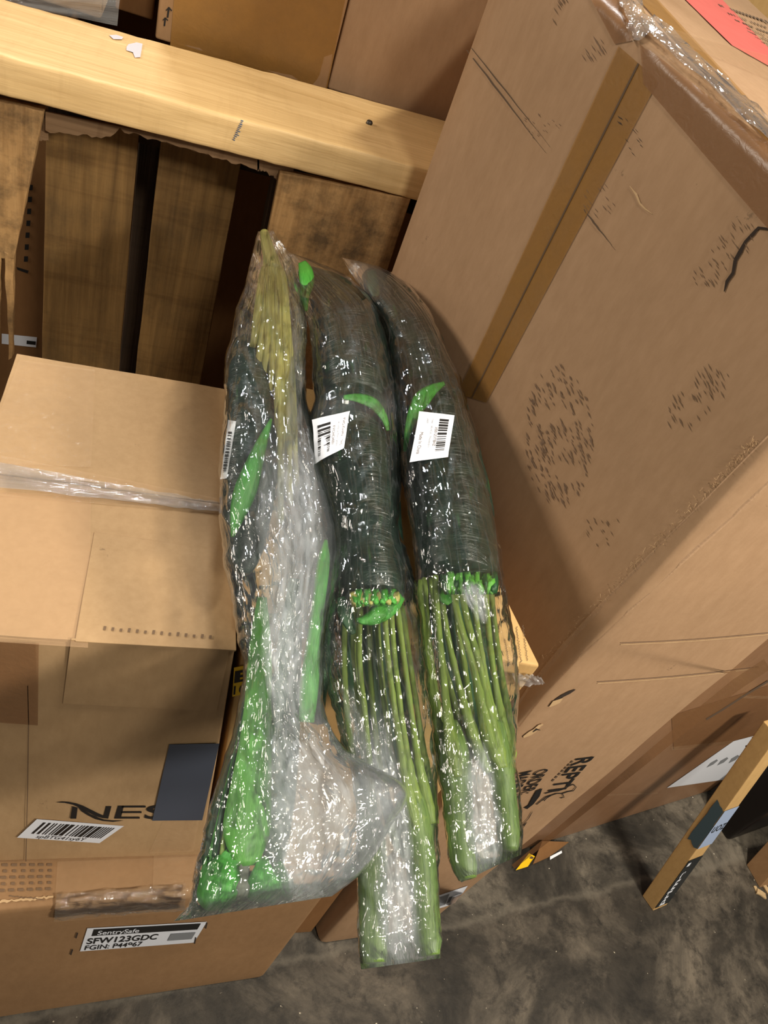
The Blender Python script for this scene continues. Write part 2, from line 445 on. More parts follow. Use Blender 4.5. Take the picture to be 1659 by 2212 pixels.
M = {}
M['kraft'] = cardboard('kraft_cardboard', (184, 151, 112))
M['kraft_dark'] = cardboard('brown_cardboard', (156, 120, 84))
M['kraft_grey'] = cardboard('greyed_cardboard', (172, 138, 106), 0.88)
M['kraft_yellow'] = cardboard('yellowed_cardboard', (203, 164, 108), 0.9)
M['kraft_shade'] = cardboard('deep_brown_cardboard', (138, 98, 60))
M['kraft_glossy'] = cardboard('glossy_brown_cardboard', (150, 112, 82), 0.85, 0.35, 0.5)
M['cut_edge'] = cardboard('torn_cardboard_edge', (206, 172, 130))
M['beam'] = wood('pale_sawn_pine', (228, 194, 140), (210, 175, 121), 'x', 0.5, 0.0, 0.12)
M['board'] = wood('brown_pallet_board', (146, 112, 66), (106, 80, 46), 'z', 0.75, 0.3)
M['board_dirty'] = wood('grimy_pallet_board', (190, 150, 100), (146, 110, 68), 'z', 0.7, 0.75)
M['board_dark'] = wood('shadowed_pallet_wood', (74, 56, 40), (48, 36, 26), 'z', 0.8, 0.3)  # shade of the recessed parts put into the wood colour
M['veneer'] = wood('grey_brown_veneer', (132, 104, 76), (104, 80, 56), 'x', 0.8)
M['tape_brown'] = tape_mat('brown_packing_tape', (150, 108, 54), 0.8, 0.3, 0.15)
M['tape_dark'] = tape_mat('dark_brown_packing_tape', (140, 100, 66), 0.75, 0.3, 0.15)
M['tape_clear'] = tape_mat('clear_packing_tape', (222, 188, 148), 0.15, 0.07, 0.55)
M['tape_matte'] = tape_mat('dull_clear_tape', (214, 172, 128), 0.25, 0.5, 0.1)
M['tape_dusty'] = tape_mat('dusty_edge_tape', (186, 152, 120), 0.55, 0.5, 0.3)
M['white'] = flat_mat('white_label_paper', (226, 228, 236), 0.45)
M['black'] = flat_mat('black_ink', (24, 22, 22), 0.6)
M['ink_faint'] = flat_mat('faded_ink', (112, 88, 66), 0.8)
M['ink_soft'] = flat_mat('worn_black_ink', (88, 70, 54), 0.8)
M['ink_worn'] = flat_mat('rubbed_ink', (116, 92, 72), 0.8)
M['grey_print'] = flat_mat('grey_print', (128, 130, 134), 0.6)
M['pale_scrap'] = flat_mat('pale_paper_scrap', (206, 202, 208), 0.5)
M['slate'] = flat_mat('slate_blue_card', (68, 74, 88), 0.6)
M['yellow'] = flat_mat('yellow_sticker', (236, 190, 20), 0.45)
M['red_print'] = flat_mat('red_print', (214, 104, 96), 0.6, 0.3, 0.25)
M['blue_ink'] = flat_mat('blue_ink', (52, 84, 122), 0.7)
M['pale_blue'] = flat_mat('pale_blue_tape', (160, 176, 206), 0.35)
M['pale_blue_shade'] = flat_mat('shaded_blue_tape', (70, 88, 96), 0.35)  # pale blue tape round the corner, its shade put into the colour
M['tape_black'] = flat_mat('black_tape', (30, 36, 40), 0.3)
M['steel'] = flat_mat('grey_steel', (80, 76, 70), 0.4, 0.5, 0, 0.8)
M['shade_black'] = flat_mat('shade_black', (26, 21, 20), 0.4, 0.4, 0.3)
M['crack'] = flat_mat('dark_tear', (48, 36, 28), 0.9)
M['chip'] = wood('pale_wood_chip', (206, 180, 140), (170, 140, 100), 'x')
M['film'] = film_mat('clear_plastic_bag', (0.93, 0.98, 1.04))
M['film_wrap'] = film_mat('clear_stretch_film', (1, 1, 1), 1.0, 0.9, 5, 9)
M['film_flat'] = film_mat('smooth_clear_film', (1, 1, 1), 1.0, 0.45, 7, 4)
M['roll'] = roll_mat()
M['leaf'] = plant('bright_green_leaf', (80, 160, 62), (50, 126, 42), 0.38)
M['leaf_pale'] = plant('mid_green_leaf', (96, 160, 62), (70, 138, 46), 0.36)
M['leaf_dark'] = plant('dark_green_leaf', (40, 82, 44), (22, 56, 32), 0.38)
M['stem'] = plant('olive_green_stem', (124, 142, 66), (92, 116, 46), 0.4)
M['stem_pale'] = plant('pale_olive_stem', (166, 160, 96), (128, 128, 66), 0.42)
M['stalk'] = plant('thick_green_stalk', (104, 128, 62), (74, 100, 42), 0.4)
M['fuzz'] = flat_mat('grey_fibre', (128, 130, 120), 0.95, 0.1, 0.4)
M['concrete'] = concrete()

# ------------------------------------------------------------------ setting
fl = mesh('floor', [(-4, -3, 0), (6, -3, 0), (6, 5, 0), (-4, 5, 0)], [(0, 1, 2, 3)], M['concrete'])
tag(fl, kind='structure')

# ------------------------------------------------------------------ large cartons
def carton(name, c, mat, label, group=None, cat='carton', **kw):
    cx = sum((Vector(v) for v in c.values()), Vector()) / 8
    t = thing(name, (cx.x, cx.y, min(v.z for v in c.values())), label, cat, group)
    b = hexa('body', c, mat, t, **kw)
    return t, b
def V3(*a): return Vector(a)

# tall carton on the right
RC0, RC1 = V3(0.462, 0.437, 0), V3(0.523, 0.437, 1.478)        # near edge (crease)
RR0, RR1 = V3(0.692, 0.452, 0), V3(0.824, 0.47, 1.465)          # right edge
RL0, RL1 = V3(0.327, 1.018, 0), V3(0.325, 1.018, 1.562)        # far left edge
RB0, RB1 = V3(0.62, 1.1, 0), V3(1.3, 2.6, 1.6)               # far corner, out of sight
tc_c = {(0, 0, 0): RC0, (1, 0, 0): RR0, (0, 1, 0): RL0, (1, 1, 0): RB0, (0, 0, 1): RC1, (1, 0, 1): RR1, (0, 1, 1): RL1, (1, 1, 1): RB1}
tall, tall_b = carton('tall_carton', tc_c, M['kraft_grey'], 'tall brown carton on the right with a taped centre seam and worn print', cuts=(14, 24, 26), rad=0.012, bulge=0.0, bump=0.004, seed=3)
T_HIT = hit_on(bvh(tall_b), 'none')
def face_side(px, py):
    n = (RL0 - RC0).cross(RC1 - RC0).normalized()
    if n.dot(EYE - RC1) < 0: n = -n
    return on_plane(px, py, RC1, n), n
def face_top(px, py): return onz(px, py, 1.492), V3(0, 0, 1)
def thit(px, py):
    p, n = T_HIT(px, py)
    return (p, n) if p is not None else face_side(px, py)

# stack on the left
sentry_c = box_corners(-0.34, 0.356, 0.385, 0.86, 0.0, 0.472)
sentry_c[1, 0, 0] = V3(0.352, 0.388, 0); sentry_c[1, 0, 1] = V3(0.362, 0.39, 0.472)
sentry_c[0, 0, 0] = V3(-0.34, 0.345, 0); sentry_c[0, 0, 1] = V3(-0.34, 0.362, 0.472)
low, low_b = carton('bottom_carton', sentry_c, M['kraft_dark'], 'low brown carton on the floor at the bottom of the left stack, white stapled label', cuts=(26, 10, 16), rad=0.012, bulge=0.0, bump=0.0025, seed=5)
L_HIT = hit_on(bvh(low_b), 'none')
nes_c = box_corners(-0.145, 0.119, 0.432, 0.846, 0.477, 0.98)
nes_c[1, 0, 0].x = 0.163; nes_c[1, 1, 0].x = 0.150
nes, nes_b = carton('logo_carton', nes_c, M['kraft'], 'brown carton with black lettering and slate square, on the low stapled-label carton', cuts=(16, 18, 16), rad=0.004, bulge=0.002, bump=0.002, seed=9)
N_HIT = hit_on(bvh(nes_b), 'none')
mid_c = {}
for k, z in ((0, 0.474), (1, 1.02)):
    mid_c[0, 0, k] = V3(0.124, 0.447, z); mid_c[1, 0, k] = V3(0.432, 0.407, z)
    mid_c[0, 1, k] = V3(0.13, 0.84, z); mid_c[1, 1, k] = V3(0.366, 0.82, z)
mid_c[0, 0, 0] = V3(0.172, 0.441, 0.474); mid_c[0, 1, 0] = V3(0.172, 0.84, 0.474)
mid, mid_b = carton('yellowed_carton', mid_c, M['kraft_yellow'], 'yellowed carton lying under the three plant bundles', cuts=(16, 14, 14), rad=0.004, bulge=0.0, bump=0.002, seed=11)
M_HIT = hit_on(bvh(mid_b), 'none')
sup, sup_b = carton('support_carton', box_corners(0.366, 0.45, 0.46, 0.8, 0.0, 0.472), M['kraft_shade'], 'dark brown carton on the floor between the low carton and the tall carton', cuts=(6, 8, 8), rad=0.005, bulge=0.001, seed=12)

# carton at right behind the tall one
wd = V3(0.31, 0.07, 0).normalized(); wn = V3(-wd.y, wd.x, 0)
w0 = V3(1.03, 0.62, 0) - wd * 0.16
wall_c = {}
for i in (0, 1):
    for j in (0, 1):
        for k in (0, 1):
            wall_c[i, j, k] = w0 + wd * (0.745 * i) + wn * (0.25 * j) + V3(0, 0, 0.98 * k)
shelf, shelf_b = carton('glossy_carton', wall_c, M['kraft_glossy'], 'glossy brown carton with an arrow label standing behind the tall carton at right', cuts=(14, 8, 16), rad=0.006, bulge=0.002, bump=0.002, seed=14)
S_HIT = hit_on(bvh(shelf_b), 'none')

# cartons above and behind the pallet
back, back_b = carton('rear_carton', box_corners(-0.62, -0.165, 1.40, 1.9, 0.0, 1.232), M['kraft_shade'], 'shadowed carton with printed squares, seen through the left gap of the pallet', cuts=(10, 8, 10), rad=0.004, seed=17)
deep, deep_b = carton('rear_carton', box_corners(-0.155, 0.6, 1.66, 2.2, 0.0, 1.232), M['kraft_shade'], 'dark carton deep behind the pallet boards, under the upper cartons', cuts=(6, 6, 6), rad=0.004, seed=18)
B_HIT = hit_on(bvh(back_b))
YA = 1.345
seam = ony(728, 100, YA)
xl = ony(335, 80, YA).x
ca, ca_b = carton('upper_carton', box_corners(xl, seam.x, YA, YA + 0.55, 1.24, 2.1), M['kraft_dark'], 'upper brown carton behind the beam with two small black arrows', cuts=(10, 8, 10), rad=0.004, bulge=0.001, bump=0.002, seed=19)
CA_HIT = hit_on(bvh(ca_b))
cb, cb_b = carton('upper_carton', box_corners(seam.x + 0.004, seam.x + 0.24, YA + 0.015, YA + 0.6, 1.24, 2.1), M['kraft_grey'], 'plain upper carton behind the beam, right of the arrow carton', cuts=(10, 8, 10), rad=0.004, bulge=0.001, bump=0.002, seed=21)
x2 = ony(262, 40, YA + 0.1).x
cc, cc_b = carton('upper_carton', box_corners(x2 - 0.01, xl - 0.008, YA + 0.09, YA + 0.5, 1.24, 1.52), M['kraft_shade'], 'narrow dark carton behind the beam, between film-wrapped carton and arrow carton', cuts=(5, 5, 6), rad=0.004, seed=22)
x3 = ony(250, 40, YA).x
cw, cw_b = carton('wrapped_carton', box_corners(x3 - 0.36, x3 - 0.02, YA + 0.01, YA + 0.4, 1.24, 1.44), M['kraft'], 'film-wrapped carton at the top left behind the beam', cuts=(8, 6, 6), rad=0.006, bump=0.003, seed=23)

# ------------------------------------------------------------------ wooden pallet and beam
ZB = 1.254
fa, fb = onz(-120, 84, ZB), onz(960, 376, ZB)
ba, bb = onz(-60, -22, ZB), onz(1010, 272, ZB)
th = V3(0, 0, -0.047)
beam = thing('timber_beam', (fa + fb) / 2 + th, 'pale pine timber beam lying across the top of the pallet', 'beam')
bc = {(0, 0, 1): fa, (1, 0, 1): fb, (0, 1, 1): ba, (1, 1, 1): bb, (0, 0, 0): fa + th, (1, 0, 0): fb + th, (0, 1, 0): ba + th, (1, 1, 0): bb + th}
beam_b = hexa('timber', bc, M['beam'], beam, cuts=(40, 8, 4), rad=0.006, edge_noise=0.0012, seed=2)
BM_HIT = hit_on(bvh(beam_b))
# nail
nb, nn = BM_HIT(797, 268)
def cyl(name, p, axis, r, h, mat, parent, n=14, cap_r=None):
    axis = Vector(axis).normalized(); u = axis.orthogonal().normalized(); v = axis.cross(u)
    vs, fs = [], []
    prof = [(r, 0), (r, h * 0.75), (r * 0.75, h), (0.0001, h)]
    for (rr, hh) in prof:
        for i in range(n):
            a = 2 * math.pi * i / n
            vs.append(p + axis * hh + (u * math.cos(a) + v * math.sin(a)) * rr)
    for k in range(len(prof) - 1):
        for i in range(n):
            fs.append((k * n + i, k * n + (i + 1) % n, (k + 1) * n + (i + 1) % n, (k + 1) * n + i))
    return mesh(name, vs, fs, mat, parent, True)
cyl('nail_head', nb, (0.1, -0.2, 1), 0.0048, 0.005, M['steel'], beam)
# blue stamp on the front of the beam, pale film patch on its top
pt = Patch([(520, 258), (530, 262), (508, 312), (497, 306)], BM_HIT)
pt.quads('blue_stamp', [(0.1 + 0.1 * RND.random(), 0.03 + k * 0.075, 0.55 + 0.45 * RND.random(), 0.06 + k * 0.075) for k in range(12)], M['blue_ink'], beam)
pt = Patch([(276, 96), (308, 92), (306, 132), (268, 118)], BM_HIT)
pt.polys('paper_scrap', [[(0.1, 0.1), (0.7, 0.0), (1, 0.15), (0.95, 0.9), (0.75, 1.0), (0.6, 0.75), (0.1, 0.7), (0, 0.4)][::-1]], M['pale_scrap'], beam)
pt = Patch([(236, 76), (262, 78), (272, 88), (234, 92)], BM_HIT)
pt.polys('paper_scrap', [[(0, 0.2), (0.5, 0), (1, 0.5), (0.7, 0.9), (0.2, 0.8)][::-1]], M['pale_scrap'], beam)

pal = thing('wooden_pallet', V3(0.05, 1.1, 0), 'old wooden pallet standing on edge under the pale beam, boards upright', 'pallet')
def board(name, quad, y, t, mat, cuts=(6, 2, 22), en=0.0014, seed=0, ext=0.9):
    tl, tr, br, bl = [ony(px, py, y) for px, py in quad]
    # carry the board straight down to the floor
    def down(a, b):
        d = (b - a); s = (a.z - 0.02) / max(1e-6, -(d.z)); return a + d * min(s, 12)
    bl2, br2 = V3(lerp(tl.x, bl.x, 1.0) + (bl.x - tl.x) * 0.6, y, 0.02), V3(br.x + (br.x - tr.x) * 0.6, y, 0.02)
    return hexa(name, slab_corners(tl, tr, br2, bl2, (0, t, 0)), mat, pal, cuts=cuts, rad=0.002, edge_noise=en, seed=seed)
YF, YR = 1.075, 1.19
ZTOP = ZB - 0.049
def topfit(px, py, y):   # keep board tops just below the beam
    p = ony(px, py, y); return p
board('front_board', [(604, 372), (888, 430), (842, 590), (592, 560)], YF, 0.017, M['board_dirty'], seed=4)
lb = [(-60, 236), (94, 262), (18, 610), (-70, 610)]
board_l = hexa('front_board', slab_corners(*[ony(px, py, YF) for px, py in ((-70, 205), (96, 240), (30, 560), (-80, 560))], (0, 0.017, 0)), M['board_dirty'], pal, cuts=(8, 2, 18), rad=0.002, edge_noise=0.0016, seed=6)
# splintered lower ends of the broken left board
for q in (((-80, 540), (2, 545), (-6, 840), (-60, 850)), ((8, 545), (30, 555), (27, 775), (20, 780))):
    hexa('splinter', slab_corners(*[ony(px, py, YF) for px, py in q], (0, 0.014, 0)), M['board_dirty'], pal, cuts=(3, 2, 14), rad=0.001, edge_noise=0.002, seed=q[0][0])
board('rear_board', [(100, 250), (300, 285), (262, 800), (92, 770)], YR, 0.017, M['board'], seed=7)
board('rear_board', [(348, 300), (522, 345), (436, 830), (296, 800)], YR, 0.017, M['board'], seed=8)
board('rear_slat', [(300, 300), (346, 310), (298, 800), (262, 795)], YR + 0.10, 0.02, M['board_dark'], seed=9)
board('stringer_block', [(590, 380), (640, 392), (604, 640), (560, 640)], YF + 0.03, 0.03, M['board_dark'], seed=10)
# torn veneer strip hanging below the beam, with ragged lower edge
def veneer(px0, px1, f_top, f_bot, y, name, seed):
    r = random.Random(seed); n = 46; vs, fs = [], []
    for j in (0, 1):
        for i in range(n + 1):
            x = lerp(px0, px1, i / n)
            a = ony(x, f_top(x), y); b = ony(x, f_bot(x) + r.uniform(-3.5, 3.5), y)
            vs += [a + V3(0, 0.004 * j, 0), b + V3(0, 0.004 * j, 0)]
    m = 2 * (n + 1)
    for i in range(n):
        a = 2 * i
        fs += [(a, a + 1, a + 3, a + 2), (m + a, m + a + 2, m + a + 3, m + a + 1), (a + 1, m + a + 1, m + a + 3, a + 3), (a, a + 2, m + a + 2, m + a)]
    return mesh(name, vs, fs, M['veneer'], pal)
def vb(x):
    if x < 235: return 284 + (x - 100) * 0.11
    if x < 262: return 299 - (x - 235) * 0.9
    return 282 + (x - 262) * 0.285
veneer(98, 560, lambda x: 222 + x * 0.2, vb, YF + 0.012, 'torn_strip', 1)
def vb2(x): return 370 + max(0, (x - 560)) ** 1.5 * 0.045 + (24 if x > 604 else 0) * 1.0
veneer(556, 634, lambda x: 222 + x * 0.2, lambda x: 366 + (x - 556) * 0.25 + (max(0, x - 572)) ** 1.35 * 0.16, YF + 0.012, 'torn_strip', 2)
veneer(-70, 104, lambda x: 200 + x * 0.2, lambda x: 232 + x * 0.25 if x < 78 else 304, YF + 0.019, 'torn_strip', 3)
# dark inner stringer under the beam
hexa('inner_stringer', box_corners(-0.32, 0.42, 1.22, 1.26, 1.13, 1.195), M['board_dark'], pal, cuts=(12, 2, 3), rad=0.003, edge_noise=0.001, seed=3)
# print and white label on the rear carton in the left gap
pb = Patch([(62, 395), (72, 395), (60, 575), (50, 575)], B_HIT)
pb.quads('printed_squares', [(0.1, k / 7 + 0.02, 0.95, k / 7 + 0.085) for k in range(7)], M['black'], back)
pb = Patch([(36, 576), (62, 584), (60, 590), (38, 582)], B_HIT)
pb.quads('printed_arrow', [(0, 0, 1, 1)], M['black'], back)
pb = Patch([(4, 720), (80, 728), (78, 750), (4, 742)], B_HIT)
pb.grid('white_label', M['white'], back, 3, 2)
pb.quads('label_print', [(0.72, 0.4, 0.98, 0.75)], M['black'], back)

# arrows on the upper carton
ar = Patch([(346, 10), (378, 18), (368, 58), (342, 52)], CA_HIT)
tape_a = Patch([(378, -30), (752, -30), (706, 190), (366, 118)], CA_HIT)
tape_a.grid('wide_tape', M['tape_brown'], ca, 12, 8)
arrows = []
for (ox, oy) in ((0.12, 0.0), (0.0, 0.52)):
    arrows += [[(ox + .42, oy), (ox + .54, oy), (ox + .58, oy + .5), (ox + .46, oy + .5)][::-1],
               [(ox + .30, oy + .16), (ox + .46, oy), (ox + .52, oy + .04), (ox + .34, oy + .2)][::-1],
               [(ox + .50, oy), (ox + .72, oy + .1), (ox + .70, oy + .16), (ox + .48, oy + .06)][::-1]]
ar.polys('printed_arrows', arrows, M['black'], ca)
# loose film over the wrapped carton
def sheet(name, quad_hit, nu, nv, haze, parent, off, amp, mat, seed=0, u=(0, 1), v=(0, 1)):
    vs, fs, uv, at = [], [], [], []
    for j in range(nv + 1):
        for i in range(nu + 1):
            a, b = lerp(u[0], u[1], i / nu), lerp(v[0], v[1], j / nv)
            d = noise.noise(Vector((a * 6 + seed, b * 5, seed)))
            d2 = 1 - abs(noise.noise(Vector((a * 9 + seed, b * 4 + 3, 2.2)))) * 2
            vs.append(quad_hit.at(a, b, off + amp * (0.5 + d) + amp * 0.6 * max(0, d2)))
            uv.append((a, b)); at.append(haze(a, b) if callable(haze) else haze)
    for j in range(nv):
        for i in range(nu):
            k = j * (nu + 1) + i; fs.append((k, k + nu + 1, k + nu + 2, k + 1))
    return mesh(name, vs, fs, mat, parent, True, uv, at)
cw_plane = hit_plane((0, YA - 0.003, 0), (0, -1, 0))
fw = Patch([(-30, -20), (262, -30), (254, 54), (-30, -2)], cw_plane)
sheet('stretch_film', fw, 40, 16, 0.22, cw, 0.001, 0.004, M['film_wrap'], 4)

# ------------------------------------------------------------------ tall carton details
def seamx(py): return 1380 - 0.469 * (py - 92)
P_ = Patch([(1338, 100), (1424, 175), (1052, 870), (990, 850)], thit, 0.0012)
P_.grid('seam_tape', M['tape_brown'], tall, 6, 40)
P_.quads('seam_line', [(0.475, 0.02 * k, 0.51, 0.02 * k + 0.02) for k in range(50)], M['ink_soft'], tall, 0.0006)
P_ = Patch([(1246, -62), (1290, -96), (1381, 86), (1330, 96)], thit, 0.0014)
P_.grid('edge_tape', M['tape_dark'], tall, 4, 16)
P_ = Patch([(1384, 96), (1700, 342), (1700, 540), (1392, 182)], thit, 0.0015)
P_.grid('edge_tape', M['tape_dark'], tall, 20, 8)
# two flaps meeting at the seam, thin raised panels
def flap(name, quad, nu, nv):
    pf = Patch(quad, thit, 0.0004)
    return pf
# worn prints: many short slanted strokes
def strokes(name, cxs, mat, parent, hit, seed, n, length, width, ang, mask):
    r = random.Random(seed); polys = []
    p = Patch([(cxs[0], cxs[1]), (cxs[2], cxs[1]), (cxs[2], cxs[3]), (cxs[0], cxs[3])], hit, 0.0010)
    k = 0
    while len(polys) < n and k < n * 30:
        k += 1
        u, v = r.random(), r.random()
        if not mask(u, v) : continue
        l = length * r.uniform(0.5, 1.2); w = width * r.uniform(0.5, 1.1)
        W, Hh = cxs[2] - cxs[0], cxs[3] - cxs[1]
        dx, dy = math.cos(ang) * l / W, math.sin(ang) * l / Hh
        nx, ny = -math.sin(ang) * w / W, math.cos(ang) * w / Hh
        polys.append([(u - dx, v - dy), (u + nx, v + ny), (u + dx, v + dy), (u - nx, v - ny)])
    return p.polys(name, polys, mat, parent)
def ell(u, v):
    d = ((u - .5) / .5) ** 2 + ((v - .5) / .5) ** 2
    return d < 1 and (d > 0.62 or noise.noise(Vector((u * 5, v * 7, 1))) > -0.12) and int((u * 150 - v * 70) / 6.5) % 2 == 0
strokes('worn_print', (1135, 790, 1282, 1092), M['ink_worn'], tall, thit, 1, 330, 9, 1.3, math.radians(64), ell)
strokes('worn_print', (1445, 790, 1575, 925), M['ink_faint'], tall, thit, 2, 60, 11, 1.4, math.radians(64), lambda u, v: abs(u - (1 - v)) < .38)
strokes('worn_print', (1258, 85, 1308, 135), M['ink_worn'], tall, thit, 3, 16, 13, 1.5, math.radians(58), lambda u, v: abs(u - (1 - v)) < .45)
strokes('worn_print', (1192, -10, 1226, 52), M['ink_faint'], tall, thit, 4, 12, 9, 1.5, math.radians(60), lambda u, v: abs(u - (1 - v)) < .4)
strokes('worn_print', (1500, 470, 1640, 620), M['ink_faint'], tall, thit, 5, 44, 9, 1.4, math.radians(60), lambda u, v: abs(u - (1 - v)) < .3)
strokes('worn_print', (1265, 400, 1330, 470), M['ink_worn'], tall, thit, 6, 16, 8, 1.1, math.radians(54), lambda u, v: True)
strokes('worn_print', (1335, 245, 1400, 345), M['black'], tall, thit, 7, 14, 7, 1.0, math.radians(50), lambda u, v: abs(u - v) < .35)
strokes('worn_print', (1135, 240, 1215, 300), M['ink_worn'], tall, thit, 8, 22, 4, 1.0, math.radians(50), lambda u, v: True)
strokes('worn_print', (1270, 1120, 1345, 1190), M['ink_faint'], tall, thit, 9, 16, 8, 1.2, math.radians(62), lambda u, v: True)
def streak(name, pts, w, mat, parent, hit, off=0.0012):
    vs, fs = [], []
    for i, (x, y) in enumerate(pts):
        a = pts[max(0, i - 1)]; b = pts[min(len(pts) - 1, i + 1)]
        d = Vector((b[0] - a[0], b[1] - a[1])).normalized(); nx, ny = -d.y, d.x
        ww = (w[i] if isinstance(w, (list, tuple)) else w) / 2
        for s in (1, -1):
            p, n = hit(x + nx * ww * s, y + ny * ww * s); vs.append(p + n * off)
    for i in range(len(pts) - 1): fs.append((2 * i, 2 * i + 1, 2 * i + 3, 2 * i + 2))
    return mesh(name, vs, fs, mat, parent)
for (a, b, w) in (((1010, 108), (1180, 330), 4), ((1020, 104), (1190, 318), 3), ((1262, 452), (1330, 540), 4)):
    streak('scuff_line', [(lerp(a[0], b[0], t / 12) + RND.uniform(-1, 1), lerp(a[1], b[1], t / 12)) for t in range(13)], [w * max(0.15, 1 - abs(t / 12 - .35) * 1.5) for t in range(13)], M['ink_soft'], tall, thit)
streak('tear', [(1661, 495), (1640, 492), (1628, 506), (1612, 522), (1600, 545), (1590, 562), (1585, 590), (1572, 608), (1566, 630)], [5, 6, 8, 6, 9, 8, 7, 7, 2], M['crack'], tall, thit)
streak('tear', [(1362, 402), (1376, 420), (1384, 440), (1396, 452), (1410, 462)], [1, 5, 4, 3, 1], M['cut_edge'], tall, thit)
streak('tear', [(1190, 1522), (1202, 1512), (1214, 1502), (1230, 1494), (1242, 1488)], [2, 9, 6, 6, 2], M['crack'], tall, thit, 0.001)
streak('tear', [(1186, 1524), (1196, 1516), (1206, 1512), (1214, 1506)], [2, 10, 8, 2], M['cut_edge'], tall, thit, 0.0018)
streak('tear', [(1130, 1590), (1144, 1582), (1154, 1576), (1164, 1566), (1172, 1562)], [4, 9, 8, 6, 3], M['cut_edge'], tall, thit, 0.0016)
streak('tear', [(1150, 1578), (1158, 1572), (1166, 1574)], [1, 4, 1], M['crack'], tall, thit, 0.0022)
for a, b in (((1290, 1472), (1640, 1440)), ((1340, 1388), (1659, 1366))):
    streak('fold_line', [(lerp(a[0], b[0], t / 14), lerp(a[1], b[1], t / 14) + 3 * math.sin(t / 14 * 3.1)) for t in range(15)], 1.6, M['ink_worn'], tall, thit, 0.0006)
    streak('fold_line', [(lerp(a[0], b[0], t / 14), lerp(a[1], b[1], t / 14) + 3.5 + 3 * math.sin(t / 14 * 3.1)) for t in range(15)], 1.6, M['cut_edge'], tall, thit, 0.0006)
streak('edge_tape', [(1690, 962), (1560, 1092), (1440, 1205), (1330, 1310), (1230, 1410), (1160, 1490), (1110, 1560)], [76, 70, 62, 56, 46, 38, 30], M['tape_dusty'], tall, thit, 0.0011)
fr_v, fr_f = [], []
for k in range(420):
    t = RND.random() ** 1.3; cpx, cpy = lerp(1655, 1120, t), lerp(968, 1520, t)
    p, n = thit(cpx + RND.gauss(-22, 5), cpy + RND.gauss(-18, 5))
    d = V3(RND.gauss(-0.5, .5), RND.gauss(-0.6, .4), RND.gauss(0.3, .6)).normalized() * RND.uniform(0.002, 0.006)
    sd_ = V3(0.00025, 0, 0.0002); b = len(fr_v)
    fr_v += [p + n * 0.001 - sd_, p + n * 0.001 + sd_, p + n * 0.003 + d]; fr_f.append((b, b + 1, b + 2))
tag(mesh('paper_fibres', fr_v, fr_f, M['cut_edge'], tall), kind='stuff')
# tape along the right edge
streak('edge_tape', [(1659, 1434), (1590, 1480), (1520, 1536), (1400, 1636), (1300, 1718), (1200, 1800), (1110, 1872)], [26, 26, 24, 20, 16, 12, 10], M['tape_dark'], tall, thit)
# lettering, reading downwards
R_ = Patch([(1100, 1600), (1300, 1600), (1300, 1900), (1100, 1900)], thit, 0.0011)
def uvp(px, py): return ((px - 1100) / 200, (py - 1600) / 300)
def line_text(name, body, p0, p1, up, mat=None, bold=0.012):
    o, e, u_ = uvp(*p0), uvp(*p1), uvp(*up)
    R_.text(name, body, o, (e[0] - o[0], e[1] - o[1]), (u_[0] - o[0], u_[1] - o[1]), mat or M['black'], tall, bold=bold)
line_text('lettering', 'REPTI', (1245, 1637), (1183, 1708), (1284, 1632))
line_text('lettering', 'ZOO', (1118, 1790), (1085, 1850), (1152, 1748))
for k in range(7):
    a_, b_ = lerp(0, 1, k / 7), lerp(0, 1, (k + 0.7) / 7)
    streak('small_print', [(lerp(1237, 1190, a_), lerp(1642, 1688, a_)), (lerp(1237, 1190, b_), lerp(1642, 1688, b_))], 3, M['ink_soft'], tall, thit)
line_text('lettering', 'ORDER:', (1157, 1664), (1122, 1716), (1186, 1657))
line_text('lettering', 'MADE IN CHINA', (1122, 1668), (1060, 1768), (1150, 1662))
def pxpoly(pts): return [uvp(*p) for p in pts]
R_.polys('gecko_logo', [pxpoly([(1171, 1701), (1165, 1718), (1152, 1735), (1138, 1746), (1131, 1743), (1140, 1738), (1150, 1720), (1158, 1706)])[::-1]], M['black'], tall)
for pts in ([(1238, 1692), (1244, 1698), (1238, 1706), (1226, 1708), (1214, 1712), (1202, 1712), (1190, 1716), (1178, 1720), (1168, 1728), (1158, 1736)],
            [(1238, 1692), (1228, 1696), (1218, 1702), (1206, 1706), (1192, 1708), (1176, 1712)], [(1214, 1712), (1218, 1720), (1210, 1722)], [(1190, 1716), (1180, 1722), (1174, 1728)], [(1228, 1696), (1222, 1690)]):
    streak('gecko_logo', pts, 1.8, M['black'], tall, thit, 0.0016)
# white label low on the tall carton
P_ = Patch([(944, 1934), (1010, 1912), (985, 1950), (938, 1964)], thit, 0.0012)
P_.grid('white_label', M['white'], tall, 3, 3)
P_.quads('label_print', [(0.05, 0.1, 0.45, 0.8), (0.5, 0.3, 0.62, 0.7)], M['grey_print'], tall)
